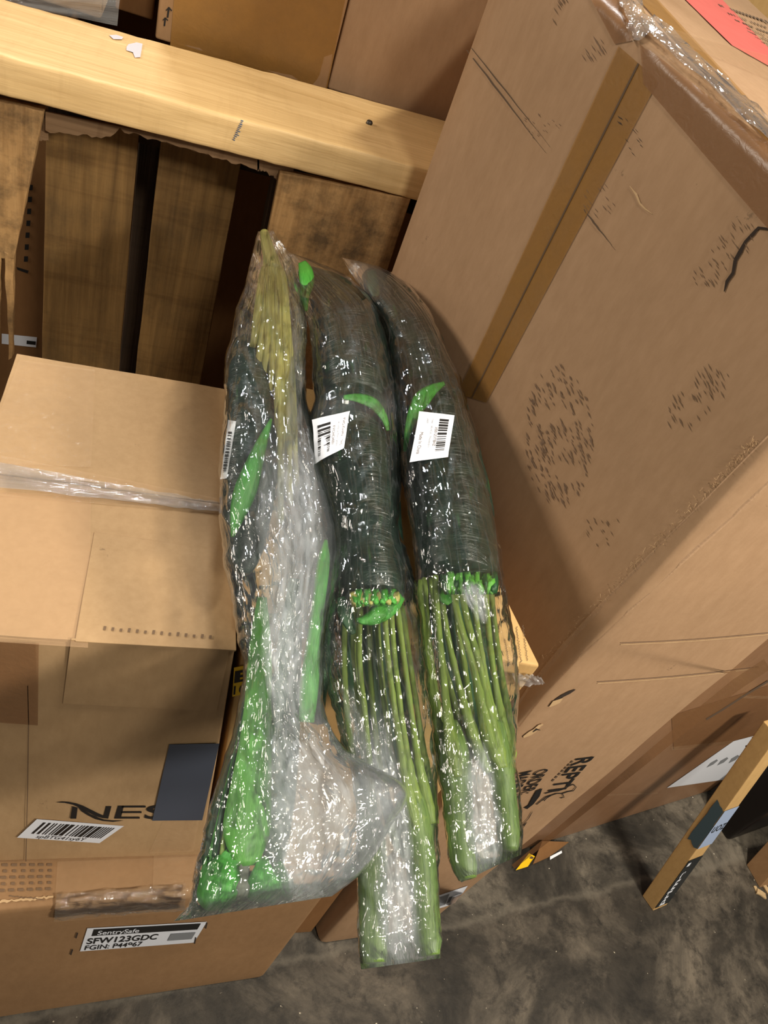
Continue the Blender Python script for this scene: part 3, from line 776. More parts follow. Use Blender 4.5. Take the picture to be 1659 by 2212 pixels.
# top face: tape, red band and small print, film along the edge
def top_hit(px, py):
    p, n = T_HIT(px, py)
    return (p, n) if p is not None else (onz(px, py, 1.52), V3(0, 0, 1))
P_ = Patch([(1448, -30), (1530, -30), (1740, 190), (1580, 100)], top_hit, 0.0012)
P_.grid('red_band', M['red_print'], tall, 8, 3)
P_ = Patch([(1535, 0), (1720, 60), (1760, 150), (1640, 96)], top_hit, 0.0012)
P_.quads('small_print', [(0.03 + 0.045 * i + 0.01 * (j % 2), 0.06 + 0.13 * j, 0.03 + 0.045 * i + 0.03, 0.10 + 0.13 * j) for i in range(20) for j in range(7) if RND.random() < .85], M['ink_soft'], tall)['kind'] = 'stuff'
P_ = Patch([(1358, -20), (1400, -20), (1720, 330), (1720, 380)], top_hit, 0.0013)
P_.grid('edge_tape', M['tape_brown'], tall, 4, 16)
P_ = Patch([(1380, 60), (1450, 66), (1720, 140), (1720, 200)], top_hit, 0.0016)
P_.grid('edge_tape', M['tape_clear'], tall, 4, 16)
def both(px, py):
    p, n = thit(px, py); return p, (n + V3(0, 0, 0.6)).normalized()
P_ = Patch([(1318, -20), (1352, -22), (1412, 76), (1372, 104)], both, 0.002)
sheet('clear_film', P_, 16, 30, 0.10, tall, 0.001, 0.004, M['film_wrap'], 6)
P_ = Patch([(1374, 62), (1410, 50), (1690, 306), (1670, 330)], both, 0.002)
sheet('clear_film', P_, 12, 60, 0.10, tall, 0.001, 0.004, M['film_wrap'], 8)

# ------------------------------------------------------------------ logo carton details
def nhit(px, py):
    p, n = N_HIT(px, py)
    return (p, n) if p is not None else (ony(px, py, 0.431), V3(0, -1, 0))
# flaps on top: two panels with a gap at the tape line
def panel(name, c4, t, mat, parent, cuts=(10, 8, 1), seed=0, bump=0.0012, wob=0.0):
    a, b, c, d = c4                                             # front-left, front-right, back-right, back-left
    u = V3(0, 0, t)
    return hexa(name, {(0, 0, 0): a, (1, 0, 0): b, (1, 1, 0): c, (0, 1, 0): d, (0, 0, 1): a + u, (1, 0, 1): b + u, (1, 1, 1): c + u, (0, 1, 1): d + u}, mat, parent, cuts=cuts, rad=0.0012, bump=bump, seed=seed, edge_noise=wob)
zt = 0.9805
panel('top_flap', (V3(-0.146, 0.4305, zt), V3(0.1195, 0.4305, zt), V3(0.113, 0.626, zt + 0.001), V3(-0.146, 0.632, zt + 0.001)), 0.0045, M['kraft'], nes, seed=1, wob=0.0006)
panel('top_flap', (V3(-0.146, 0.6345, zt), V3(0.105, 0.628, zt + 0.001), V3(0.119, 0.847, zt), V3(-0.144, 0.848, zt)), 0.0045, M['kraft'], nes, seed=2, wob=0.0006)
zt2 = zt + 0.0052
# folded patch of board over the front edge
xa, xb = onz(182, 1195, zt2).x, 0.118
panel('folded_panel', (V3(-0.026, 0.4275, zt2), V3(0.119, 0.4275, zt2), V3(xb, 0.553, zt2), V3(-0.024, 0.563, zt2)), 0.0022, M['kraft'], nes, cuts=(8, 8, 1), seed=3, bump=0.0008)
fq = [ony(*p, 0.4285) for p in ((152, 1394), (492, 1416), (468, 1538), (135, 1521))]
fq[0].z = fq[1].z = zt2 + 0.0022
hexa('folded_panel', slab_corners(fq[0], fq[1], fq[2], fq[3], (0, 0.0022, 0)), M['kraft'], nes, cuts=(8, 1, 6), rad=0.001, seed=4, bump=0.0)
FT = hit_plane((0, 0, zt2 + 0.0026), (0, 0, 1)); FF = hit_plane((0, 0.4262, 0), (0, -1, 0)); FN = hit_plane((0, 0.4302, 0), (0, -1, 0))
T1 = hit_plane((0, 0, zt + 0.0056), (0, 0, 1))
Patch([(42, 778), (205, 800), (196, 1010), (-40, 1000)], T1, 0.0006).grid('clear_tape', M['tape_clear'], nes, 8, 14)
Patch([(-40, 1060), (196, 1074), (190, 1400), (-60, 1384)], T1, 0.0006).grid('clear_tape', M['tape_matte'], nes, 8, 20)
Patch([(-60, 1384), (84, 1388), (82, 1566), (-60, 1556)], FN, 0.0006).grid('clear_tape', M['tape_dark'], nes, 6, 6)
Patch([(0, 985), (480, 1080), (476, 1112), (-10, 1072)], T1, 0.0014).grid('clear_tape', M['tape_clear'], nes, 24, 4)
sheet('clear_film', Patch([(-10, 1005), (472, 1092), (472, 1112), (-10, 1060)], T1, 0.0016), 40, 10, 0.22, nes, 0.001, 0.003, M['film_wrap'], 13)
Patch([(225, 1352), (470, 1372), (468, 1384), (222, 1364)], FT, 0.0003).quads('faint_print', [(k / 14, 0.1 + 0.3 * (k % 3) / 3, k / 14 + 0.022, 0.8) for k in range(14)], M['ink_faint'], nes)
# slate square, lettering, barcode label
sl = Patch([(366, 1606), (474, 1604), (437, 1770), (329, 1771)], FN, 0.0012)
sl.grid('slate_square', M['slate'], nes, 3, 3)
lg = Patch([(100, 1700), (400, 1700), (400, 1800), (100, 1800)], FN, 0.0005)
def lp(px, py): return ((px - 100) / 300, (py - 1700) / 100)
lg.polys('logo_lettering', [[lp(*q) for q in poly][::-1] for poly in (
    [(121, 1732), (135, 1730), (150, 1731), (166, 1734), (180, 1739), (196, 1747), (212, 1755), (224, 1760), (229, 1740), (241, 1740), (234, 1767), (222, 1766), (208, 1762), (194, 1755), (182, 1748), (172, 1743), (158, 1737), (140, 1733)],
    [(157, 1740), (168, 1743), (165, 1767), (152, 1767)],
    [(168, 1741), (180, 1747), (196, 1757), (212, 1764), (226, 1769), (244, 1771), (268, 1771), (244, 1774), (222, 1772), (206, 1768), (190, 1760), (176, 1751)],
    [(255, 1739), (268, 1739), (261, 1767), (247, 1767)])], M['black'], nes)
lg.quads('logo_lettering', [lp(263, 1739) + lp(315, 1743), lp(262, 1751) + lp(306, 1755), lp(258, 1763) + lp(302, 1767)], M['black'], nes)
lg.text('logo_lettering', 'S', lp(311, 1767), (44 / 300, 0), (8 / 300, -28 / 100), M['black'], nes, bold=0.02)
bl = Patch([(80, 1768), (268, 1783), (215, 1820), (37, 1808)], FN, 0.0008)
bl.grid('barcode_label', M['white'], nes, 6, 3)
bl.quads('barcode', barcode(22, 5, 0.1, 0.12, 0.93, 0.72), M['black'], nes)
bl.text('label_text', 'spBTG41sy6Y', (0.2, 0.93), (0.58, 0.0), (0.0, -0.17), M['black'], nes)
Patch([(352, 1774), (430, 1772), (418, 1838), (322, 1842)], FN, 0.0008).grid('clear_tape', M['tape_clear'], nes, 8, 6)
# big dent lines on the front
streak('fold_line', [(60, 1480), (62, 1560), (60, 1700), (56, 1860)], 2, M['ink_faint'], nes, FN, 0.0006)

# ------------------------------------------------------------------ low carton details
def lhit(px, py):
    p, n = L_HIT(px, py)
    return (p, n) if p is not None else (ony(px, py, 0.385), V3(0, -1, 0))
Patch([(124, 1862), (440, 1850), (430, 1962), (116, 1990)], lhit, 0.0014).grid('clear_tape', M['tape_clear'], low, 18, 12)
Patch([(332, 1845), (470, 1838), (440, 1930), (328, 1952)], lhit, 0.0022).grid('clear_tape', M['tape_clear'], low, 10, 8)
sheet('crinkled_tape', Patch([(122, 1936), (400, 1912), (400, 1955), (118, 1975)], lhit, 0.002), 50, 12, 0.03, low, 0.001, 0.004, M['film_wrap'], 21)
Patch([(0, 1862), (120, 1862), (116, 1930), (-10, 1935)], lhit, 0.001).quads('worn_print', [(0.04 + 0.16 * i + 0.03 * (j % 2), 0.06 + 0.19 * j, 0.14 + 0.16 * i, 0.14 + 0.19 * j) for i in range(6) for j in range(5)], M['ink_faint'], low)
streak('torn_edge', [(-30 + 5 * t, 1951 - 0.45 * t + RND.uniform(-1.6, 1.6)) for t in range(30)], [RND.uniform(2, 6) for t in range(30)], M['cut_edge'], low, lhit, 0.0016)
streak('torn_edge', [(20 + 4 * t, 1936 + 0.4 * t + RND.uniform(-1.2, 1.2)) for t in range(20)], [RND.uniform(1, 3) for t in range(20)], M['ink_faint'], low, lhit, 0.0016)
ll = Patch([(189, 2003), (447, 1989), (419, 2034), (173, 2053)], lhit, 0.0014)
ll.grid('white_label', M['white'], low, 10, 4)
ll.quads('label_header', [(0.05, 0.05, 0.95, 0.33)], M['black'], low, seg=10)
ll.text('label_text', 'SentrySafe', (0.09, 0.27), (0.33, 0.0), (0.0, -0.17), M['white'], low, extra=0.0012, bold=0.01)
ll.text('label_text', 'SFW123GDC', (0.03, 0.66), (0.58, 0.0), (0.0, -0.24), M['black'], low, extra=0.0008, bold=0.02)
ll.text('label_text', 'FGIN: P44967', (0.03, 0.93), (0.47, 0.0), (0.0, -0.2), M['black'], low, extra=0.0008, bold=0.01)
ll.quads('label_print', [(0.72, 0.45, 0.95, 0.78)], M['grey_print'], low, 0.0008, 4)
for (a, b) in (((168, 2012), (164, 2024)), ((157, 2048), (153, 2060)), ((447, 1990), (444, 2003)), ((423, 2022), (420, 2036))):
    streak('staple', [a, ((a[0] + b[0]) / 2, (a[1] + b[1]) / 2), b], 3, M['crack'], low, lhit, 0.0018)

# ------------------------------------------------------------------ yellowed carton details
def mhit(px, py):
    p, n = M_HIT(px, py)
    return (p, n) if p is not None else (onz(px, py, 1.02), V3(0, 0, 1))
mf_n = (mid_c[1, 0, 1] - mid_c[0, 0, 1]).cross(V3(0, 0, 1)).normalized()
MF = hit_plane(mid_c[0, 0, 1], mf_n)
yl = Patch([(506, 1440), (620, 1418), (600, 1480), (502, 1503)], MF, 0.0012)
yl.grid('yellow_label', M['yellow'], mid, 4, 4)
yl.text('label_text', 'E', (0.02, 0.48), (0.30, 0.0), (0.0, -0.36), M['black'], mid, bold=0.03)
yl.text('label_text', '10', (0.02, 0.92), (0.26, 0.0), (0.0, -0.32), M['black'], mid, bold=0.01)
hw = Patch([(1082, 1352), (1136, 1340), (1146, 1430), (1098, 1440)], mhit, 0.001)
for k, u in enumerate((0.05, 0.3, 0.58, 0.85)):
    r = random.Random(k); pts = []
    y = 0.95
    ln = []
    for i in range(26):
        v = 0.95 - i * 0.034 * (0.75 if k == 0 else 1); ln.append((u + (0.05 if i % 2 else -0.05) * r.uniform(0.2, 1), v))
    px_pts = [hw.h(*q) for q in ln]
    streak('handwriting', px_pts, 1.2, M['ink_soft'], mid, mhit, 0.001)
sheet('clear_tape_end', Patch([(1100, 1444), (1162, 1452), (1172, 1468), (1110, 1474)], lambda px, py: (lambda q: (q, V3(0.1, -1, 0.2).normalized()))(MF(px, py)[0]), 0.002), 18, 8, 0.25, mid, 0.001, 0.004, M['film_wrap'], 31)

# ------------------------------------------------------------------ glossy carton details
def shit(px, py):
    p, n = S_HIT(px, py)
    return (p, n) if p is not None else (on_plane(px, py, w0, wn), -wn)
sl_ = Patch([(1560, 1606), (1640, 1590), (1560, 1690), (1440, 1700)], shit, 0.0012)
sl_ = Patch([(1584, 1600), (1700, 1570), (1600, 1678), (1440, 1701)], shit, 0.0012)
sl_.grid('white_label', M['white'], shelf, 5, 5)
sl_.polys('printed_arrow', [[(0.50, 0.32), (0.75, 0.2), (0.75, 0.3), (1.0, 0.3), (1.0, 0.5), (0.75, 0.5), (0.75, 0.6)][::-1]], M['black'], shelf)
for i in range(4):
    sl_.polys('label_print', [[(0.2 + 0.17 * i, 0.62), (0.24 + 0.17 * i, 0.56), (0.30 + 0.17 * i, 0.6), (0.31 + 0.17 * i, 0.68), (0.25 + 0.17 * i, 0.72)][::-1]], M['grey_print'], shelf)
for a, b, w in (((1450, 1616), (1584, 1602), 7), ((1600, 1504), (1680, 1506), 6), ((1310, 1716), (1420, 1712), 3)):
    streak('tape_edge', [(lerp(a[0], b[0], t / 8), lerp(a[1], b[1], t / 8)) for t in range(9)], w, M['tape_clear'], shelf, shit, 0.0012)
Patch([(1450, 1545), (1659, 1480), (1659, 1600), (1455, 1618)], shit, 0.001).grid('brown_tape', M['tape_dark'], shelf, 6, 6)
for k in range(16):
    pass
streak('printed_line', [(1525, 1553), (1560, 1532), (1600, 1506), (1659, 1470)], 4, M['ink_soft'], shelf, shit)
streak('bottom_rim', [(1170, 1819), (1200, 1819), (1228, 1820)], 6, M['cut_edge'], shelf, shit, 0.003)

bg, bg_b = carton('background_carton', box_corners(0.9, 3.2, 2.75, 3.2, 0.0, 2.3), M['kraft_yellow'], 'pale carton far behind the top of the tall carton', cuts=(6, 4, 6), rad=0.006, seed=50)
# small yellow sticker and flap low on the glossy carton's left end
ys = thing('yellow_sticker', onz(1134, 1866, 0), 'small yellow sticker at the foot of the tall carton, on the floor', 'sticker')
g = hit_plane((0, 0.50, 0), (0, -1, 0.25))
pz = Patch([(1143, 1843), (1156, 1850), (1140, 1872), (1114, 1880)], lambda px, py: (onz(px, py, 0.012 + (1880 - py) * 0.0008), V3(0, -0.5, 0.85)), 0.0)
pz.grid('sticker_sheet', M['yellow'], ys, 4, 4)
pz.quads('sticker_print', [(0.35, 0.1, 0.8, 0.28)], M['ink_soft'], ys, 0.001)
fb_ = thing('carton_flap', onz(1190, 1840, 0), 'brown carton flap lying on the floor beside the yellow sticker', 'flap')
q = [onz(1150, 1868, 0.03), onz(1186, 1852, 0.004), onz(1228, 1820, 0.012), onz(1170, 1818, 0.05)]
hexa('panel', {(0, 0, 0): q[0], (1, 0, 0): q[1], (1, 1, 0): q[2], (0, 1, 0): q[3], (0, 0, 1): q[0] + V3(0, 0, .004), (1, 0, 1): q[1] + V3(0, 0, .004), (1, 1, 1): q[2] + V3(0, 0, .004), (0, 1, 1): q[3] + V3(0, 0, .004)}, M['kraft_shade'], fb_, cuts=(6, 4, 1), rad=0.001)
Patch(None, None, 0.005, [onz(1184, 1852, 0.004) + V3(0, 0, .004), onz(1208, 1840, 0.004) + V3(0, 0, .006), onz(1209, 1845, 0.002) + V3(0, 0, .006), onz(1184, 1859, 0.002) + V3(0, 0, .004)]).grid('white_edge', M['white'], fb_, 3, 2)

# ------------------------------------------------------------------ slender carton leaning at lower right
s0 = onz(1410, 1968, 0); sL = onz(1387, 1935, 0); sR = onz(1440, 1955, 0)
zt_ = 0.58
t0 = onz(1680, 1592, zt_); tL = onz(1622, 1588, zt_)
lean = t0 - s0
slim_c = {(0, 0, 0): s0, (1, 0, 0): sR, (0, 1, 0): sL, (1, 1, 0): sL + (sR - s0)}
for k in list(slim_c): slim_c[k[0], k[1], 1] = slim_c[k] + lean
slim, slim_b = carton('slender_carton', slim_c, M['kraft_yellow'], 'slender carton with black tape leaning upright at the lower right', cuts=(4, 4, 16), rad=0.002, bump=0.001, seed=33)
SL_HIT = hit_on(bvh(slim_b))
fnrm = (sR - s0).cross(lean).normalized()
if fnrm.dot(EYE - s0) < 0: fnrm = -fnrm
lnrm = (sL - s0).cross(lean).normalized()
if lnrm.dot(EYE - s0) < 0: lnrm = -lnrm
SF, SLF = hit_plane(s0, fnrm), hit_plane(s0, lnrm)
Patch(None, None, 0.0008, [s0 + lean * 0.02, sR + lean * 0.02, sR + lean * 0.33, s0 + lean * 0.33]).grid('black_tape', M['tape_black'], slim, 3, 8)
bt = Patch(None, None, 0.0012, [s0 + lean * 0.33, sR + lean * 0.33, sR + lean * 0.02, s0 + lean * 0.02])
bt.text('tape_lettering', 'prime', (0.42, 0.97), (0.0, -0.72), (-0.34, 0.0), M['white'], slim, bold=0.03)
bt.quads('tape_lettering', [(0.1, 0.06, 0.3, 0.13)], M['white'], slim)
pbp = Patch(None, None, 0.0008, [s0 + lean * 0.62, sR + lean * 0.62, sR + lean * 0.40, s0 + lean * 0.40])
pbp.grid('pale_blue_tape', M['pale_blue'], slim, 3, 6)
pbp.text('tape_lettering', 'zon', (0.98, 0.42), (-0.86, 0.0), (0.0, 0.26), M['tape_black'], slim, bold=0.0)
Patch(None, None, 0.0008, [sL + (s0 - sL) * 0.35 + lean * 0.62, s0 + lean * 0.62, s0 + lean * 0.40, sL + (s0 - sL) * 0.25 + lean * 0.40]).grid('shaded_blue_tape', M['pale_blue_shade'], slim, 4, 6, jag=0.04)

# shade stand-in crate behind it, small carton at the frame edge and wood chips
cr0 = onz(1585, 1905, 0)
block = thing('shade_block', (1.72, 0.78, 0), 'shade stand-in, a black crate behind the slender carton at the right edge', 'block')  # added black shape in place of the shadowed side back there
dc = box_corners(1.56, 2.0, 0.66, 0.755, 0.0, 0.26, 0.222)
hexa('body', dc, M['shade_black'], block, cuts=(6, 4, 6), rad=0.008, seed=40)
hexa('rim', box_corners(1.552, 2.008, 0.653, 0.76, 0.255, 0.275, 0.222), M['shade_black'], block, cuts=(6, 4, 2), rad=0.004, seed=41)
e0 = onz(1640, 1918, 0); e1 = onz(1612, 1868, 0)
d1 = (e1 - e0); d2 = V3(0.16, 0.02, 0)
lc = {(0, 0, 0): e0, (1, 0, 0): e0 + d2, (0, 1, 0): e1, (1, 1, 0): e1 + d2}
for k in list(lc): lc[k[0], k[1], 1] = lc[k] + V3(0.02, 0.03, 0.1)
sm, sm_b = carton('small_carton', lc, M['kraft_dark'], 'small brown carton cut off by the right edge, beside the wood chips', cuts=(5, 5, 4), rad=0.002, seed=42)
for k, (px, py, s) in enumerate(((1642, 1932, 1.0), (1655, 1924, 0.9), (1632, 1922, 0.6))):
    c = onz(px, py, 0)
    chip = thing('wood_chip', c, ('largest pale wood chip by the small carton', 'pale wood chip at the right frame edge', 'smallest pale wood chip touching the small carton')[k], 'wood chip')
    a = RND.random() * 3
    cc_ = box_corners(c.x - 0.013 * s, c.x + 0.013 * s, c.y - 0.006 * s, c.y + 0.007 * s, 0.0005, 0.007 * s, a)
    hexa('sliver', cc_, M['chip'], chip, cuts=(4, 2, 1), rad=0.001, edge_noise=0.003, seed=k)

# ------------------------------------------------------------------ plant bundles
SLOPE, A0 = 0.16, 1.066
PN = V3(0, -SLOPE, 1).normalized()
def P(px, py, n=0.0):
    return on_plane(px, py, V3(0, 0.43, A0) + PN * n, PN)
def mm(px, py): return (P(px, py) - EYE).length / F_PX        # metres per pixel there

def tube(name, pts, mat, parent, rings=24, sides=10, nodes=0.0, flat=1.0, rough=0.0, seed=0, node_every=5, cap=True):
    """pts: (px, py, half-width px, n)"""
    ctr, rad = [], []
    for i in range(rings + 1):
        px, py, hw, n = cr(pts, i / rings)
        ctr.append(P(px, py, n)); rad.append(max(0.5, hw) * mm(px, py))
    vs, fs, uv = [], [], []
    L = 0.0
    for i in range(rings + 1):
        t = (ctr[min(rings, i + 1)] - ctr[max(0, i - 1)]).normalized()
        s = t.cross(PN).normalized(); nn = s.cross(t).normalized()
        if i: L += (ctr[i] - ctr[i - 1]).length
        r = rad[i]
        if nodes and i % node_every == 2: r *= 1 + nodes
        for k in range(sides):
            a = 2 * math.pi * k / sides
            rr = r
            if rough: rr *= 1 + rough * noise.noise(Vector((math.cos(a) * 1.5 + seed, math.sin(a) * 1.5, L * 30)))
            vs.append(ctr[i] + s * math.cos(a) * rr + nn * math.sin(a) * rr * flat); uv.append((k / sides, L * 6))
    for i in range(rings):
        for k in range(sides):
            a = i * sides + k; b = i * sides + (k + 1) % sides
            fs.append((a, b, b + sides, a + sides))
    if cap:
        fs.append(tuple(range(sides))[::-1]); fs.append(tuple(rings * sides + k for k in range(sides)))
    return mesh(name, vs, fs, mat, parent, True, uv)
def leaf(name, pts, mat, parent, nl=20, nw=6, curl=0.35, wave=0.0, seed=0):
    """pts: (px, py, half-width px, n) along the midrib"""
    vs, fs, uv = [], [], []
    for i in range(nl + 1):
        px, py, hw, n = cr(pts, i / nl); a = cr(pts, max(0, i / nl - .03)); b = cr(pts, min(1, i / nl + .03))
        d = Vector((b[0] - a[0], b[1] - a[1])); d = d.normalized() if d.length > 1e-6 else Vector((0, 1))
        for k in range(nw + 1):
            s = k / nw * 2 - 1
            w = wave * noise.noise(Vector((i * 0.6 + seed, s * 1.5, seed))) if wave else 0
            vs.append(P(px - d.y * hw * s, py + d.x * hw * s, n - curl * hw * mm(px, py) * s * s + w)); uv.append((k / nw, i / nl))
    for i in range(nl):
        for k in range(nw):
            a = i * (nw + 1) + k; fs.append((a, a + nw + 1, a + nw + 2, a + 1))
    o = mesh(name, vs, fs, mat, parent, True, uv)
    sm_ = o.modifiers.new('thick', 'SOLIDIFY'); sm_.thickness = 0.0007; sm_.offset = 0
    return o
def bag(name, Lp, Rp, H, parent, haze, rows=150, cols=56, amp=0.003, seed=0, mat=None, back=0.85, lift=None):
    vs, fs, uv, at = [], [], [], []
    smooth = []
    for i in range(rows + 1):
        t = i / rows
        l, r = lin(Lp, t) if False else cr(Lp, t), cr(Rp, t)
        h = lin(H, t)[0]
        for k in range(cols):
            a = 2 * math.pi * k / cols
            u = math.cos(a); sn = math.sin(a)
            uu = (math.copysign(abs(u) ** 0.8, u) + 1) / 2
            px, py = lerp(l[0] - 7, r[0] + 7, uu), lerp(l[1], r[1], uu)
            n = (lift(px, py) if lift else 0.0) + math.copysign(abs(sn) ** 0.55, sn) * h * (1 if sn > 0 else back)
            sd = 0 if sn > 0 else 9
            q = Vector((px * 0.017 + seed, py * 0.0075, sd)); q2 = Vector((px * 0.042 + seed, py * 0.008, sd + 4))
            rid = max(0, 1 - 3.2 * abs(noise.noise(q * 1.2))); rid2 = max(0, 1 - 3.0 * abs(noise.noise(q2)))
            rid3 = max(0, 1 - 3.0 * abs(noise.noise(Vector((px * 0.022 + py * 0.016 + seed, py * 0.014 - px * 0.03, sd + 8)))))
            fine = noise.noise(Vector((px * 0.09, py * 0.07, seed)))
            d = amp * (0.75 * rid + 0.22 * rid2 * rid2 + 0.34 * rid3 * rid3 + 0.04 * fine)
            e = min(1, abs(sn) * 1.6 + 0.15)
            wob = 4.0 * noise.noise(Vector((px * 0.02 + 3, py * 0.016, seed + 2))) + 2.0 * noise.noise(Vector((px * 0.06 + 3, py * 0.05, seed + 2)))
            vs.append(P(px + wob * (0.3 + abs(u)), py, n + math.copysign(d, sn if abs(sn) > 1e-6 else 1) * e))
            smooth.append(P(px, py, n))
            uv.append((uu + (0 if sn > 0 else 1.37), py / 1000.0))
            at.append(haze(px, py, sn))
    for i in range(rows):
        for k in range(cols):
            a = i * cols + k; b = i * cols + (k + 1) % cols
            fs.append((a, b, b + cols, a + cols))
    o = mesh(name, vs, fs, mat or M['film'], parent, True, uv, at)
    return o, BVHTree.FromPolygons([Vector(v) for v in smooth], fs)
def fold(name, pts, parent, haze, amp=0.004, nl=60, nw=16, seed=0):
    """a crumpled inner fold of film: (px, py, half-width, n)"""
    vs, fs, uv, at = [], [], [], []
    for i in range(nl + 1):
        px, py, hw, n = cr(pts, i / nl)
        for k in range(nw + 1):
            s = k / nw * 2 - 1
            q = Vector((s * 2.5 + seed, py * 0.008, seed))
            d = amp * (noise.noise(q * 1.5) + 0.8 * (1 - 2 * abs(noise.noise(q * 2.7))))
            wob = 8 * noise.noise(Vector((py * 0.02, s, seed + 4)))
            vs.append(P(px + s * hw + wob, py, n + d)); uv.append((s * 0.5, py / 1000.0))
            at.append(haze * clamp(2.2 * (1 - abs(s)) + 0.1) * clamp(min(i, nl - i) / (nl * 0.16)) * (0.8 + 0.6 * noise.noise(q * 4)))
    for i in range(nl):
        for k in range(nw):
            a = i * (nw + 1) + k; fs.append((a, a + nw + 1, a + nw + 2, a + 1))
    return mesh(name, vs, fs, M['film'], parent, True, uv, at)
def clamp(x, a=0.0, b=1.0): return max(a, min(b, x))

# ---- bundle on the left: stems up, leaves folded down
b1 = thing('plant_bundle', P(600, 1430, -0.045), 'leftmost bagged bundle, hazy plastic over bright green leaves, ends in a wide loose bag', 'plant bundle', 'bagged artificial plant bundles')
tube('stalk', [(571, 503, 9, 0.0), (577, 530, 12, 0.002), (584, 556, 15, 0.004), (590, 590, 22, 0.004)], M['stem_pale'], b1, 12, 12)
stem_spec = [(570, 580, 545, 760), (578, 575, 560, 790), (584, 575, 574, 800), (590, 575, 588, 830), (597, 575, 600, 900), (603, 580, 612, 980), (608, 585, 624, 1000), (613, 590, 636, 960), (600, 580, 606, 1040)]
for k, (x0, y0, x1, y1) in enumerate(stem_spec):
    ym = (y0 + y1) / 2
    tube('stem', [(x0, y0, 6, 0.01), (lerp(x0, x1, .35), lerp(y0, y1, .3), 7.5, 0.022 - 0.004 * (k % 2)), (lerp(x0, x1, .8), ym + 60, 7.5, 0.026), (x1, y1, 7, 0.014 + 0.002 * k), (lerp(x0, x1, 1.2), y1 + 90, 6, -0.004)], M['stem_pale'], b1, 18, 8, 0.12, seed=k)
tube('leaf_roll', [(545, 750, 40, -0.006), (542, 790, 48, 0), (545, 860, 54, 0), (548, 950, 58, 0), (540, 1050, 55, -0.002), (530, 1150, 46, -0.006), (525, 1215, 30, -0.01), (522, 1238, 16, -0.012)], M['roll'], b1, 44, 26, 0, 0.8, 0.10, 1)
tube('leaf_roll', [(628, 830, 24, -0.012), (640, 900, 34, -0.012), (660, 1000, 44, -0.014), (680, 1100, 46, -0.016), (694, 1200, 40, -0.016), (700, 1290, 30, -0.016), (694, 1400, 24, -0.016), (684, 1560, 16, -0.016)], M['roll'], b1, 40, 22, 0, 0.8, 0.12, 2)
leaf('leaf', [(586, 905, 2, 0.036), (570, 945, 10, 0.04), (550, 1000, 18, 0.042), (530, 1060, 24, 0.036), (514, 1110, 17, 0.028), (502, 1160, 3, 0.02)], M['leaf'], b1)
leaf('leaf', [(704, 1166, 3, 0.03), (698, 1215, 14, 0.03), (688, 1300, 14, 0.026), (676, 1400, 16, 0.022), (668, 1480, 20, 0.02), (662, 1560, 16, 0.016)], M['leaf'], b1)
leaf('leaf', [(566, 1290, 10, 0.01), (562, 1400, 24, 0.014), (558, 1500, 28, 0.018), (552, 1600, 34, 0.022), (542, 1700, 44, 0.025), (532, 1800, 50, 0.024), (536, 1870, 22, 0.016)], M['leaf_pale'], b1, 26, 8, 0.25)
leaf('leaf', [(560, 1330, 8, -0.008), (540, 1500, 16, -0.006), (518, 1620, 24, -0.006), (496, 1740, 36, -0.006), (476, 1850, 40, -0.008), (466, 1910, 22, -0.01)], M['leaf_dark'], b1, 24, 6, 0.3)
leaf('leaf', [(540, 1500, 4, 0.002), (520, 1590, 6, 0.002), (494, 1700, 8, 0.002), (468, 1810, 9, 0.002), (448, 1885, 7, 0.0)], M['leaf'], b1, 22, 4, 0.3)
leaf('leaf', [(640, 1250, 14, -0.01), (625, 1400, 26, -0.012), (612, 1600, 34, -0.012), (600, 1750, 34, -0.012), (590, 1880, 20, -0.012)], M['leaf_dark'], b1, 24, 6, 0.3)
for k, (xa_, xb_) in enumerate(((545, 462), (552, 478), (560, 492))):
    tube('stem', [(xa_, 1480, 3, 0.008), (lerp(xa_, xb_, .4), 1620, 4, 0.012), (lerp(xa_, xb_, .8), 1760, 5, 0.014), (xb_, 1850, 5, 0.012)], M['leaf_dark'] if k != 1 else M['stem'], b1, 20, 8, 0.1)
# crumpled bright leaf ends in the bottom of the bag
for k, pp in enumerate(([(500, 1838, 10, 0.012), (488, 1868, 30, 0.022), (478, 1900, 42, 0.024), (472, 1940, 46, 0.016), (476, 1964, 22, 0.004)],
                        [(570, 1850, 8, 0.012), (568, 1880, 22, 0.022), (568, 1910, 36, 0.022), (568, 1936, 40, 0.014), (566, 1950, 24, 0.004)],
                        [(450, 1850, 5, 0.0), (446, 1890, 13, 0.006), (446, 1930, 15, 0.006), (450, 1962, 9, 0.0)],
                        [(600, 1860, 8, 0.006), (606, 1895, 20, 0.012), (612, 1925, 26, 0.01), (612, 1945, 14, 0.004)])):
    leaf('leaf', pp, M['leaf'], b1, 14, 8, 0.5, 0.006, k)
tube('fibre_core', [(532, 1850, 10, 0.016), (524, 1880, 14, 0.012), (522, 1915, 15, 0.014), (522, 1942, 10, 0.012)], M['fuzz'], b1, 14, 12, 0, 0.7, 0.4, 3)
def hz1(px, py, sn):
    h = 0.012
    if sn > 0:
        h += 0.13 * math.exp(-((px - 640) / 90) ** 2) * clamp((py - 860) / 200) 
        h += 0.16 * clamp((px - 600) / 120) * clamp((py - 1560) / 160)
        h += 0.05 * clamp((py - 1900) / 60)
    else: h = 0.02 + 0.10 * clamp((px - 600) / 120) * clamp((py - 1560) / 160)
    return h
L1 = [(563, 500), (545, 575), (520, 660), (496, 760), (490, 870), (483, 960), (478, 1060), (486, 1160), (498, 1260), (516, 1350), (530, 1440), (520, 1530), (498, 1620), (468, 1710), (446, 1800), (428, 1880), (414, 1950), (384, 1990)]
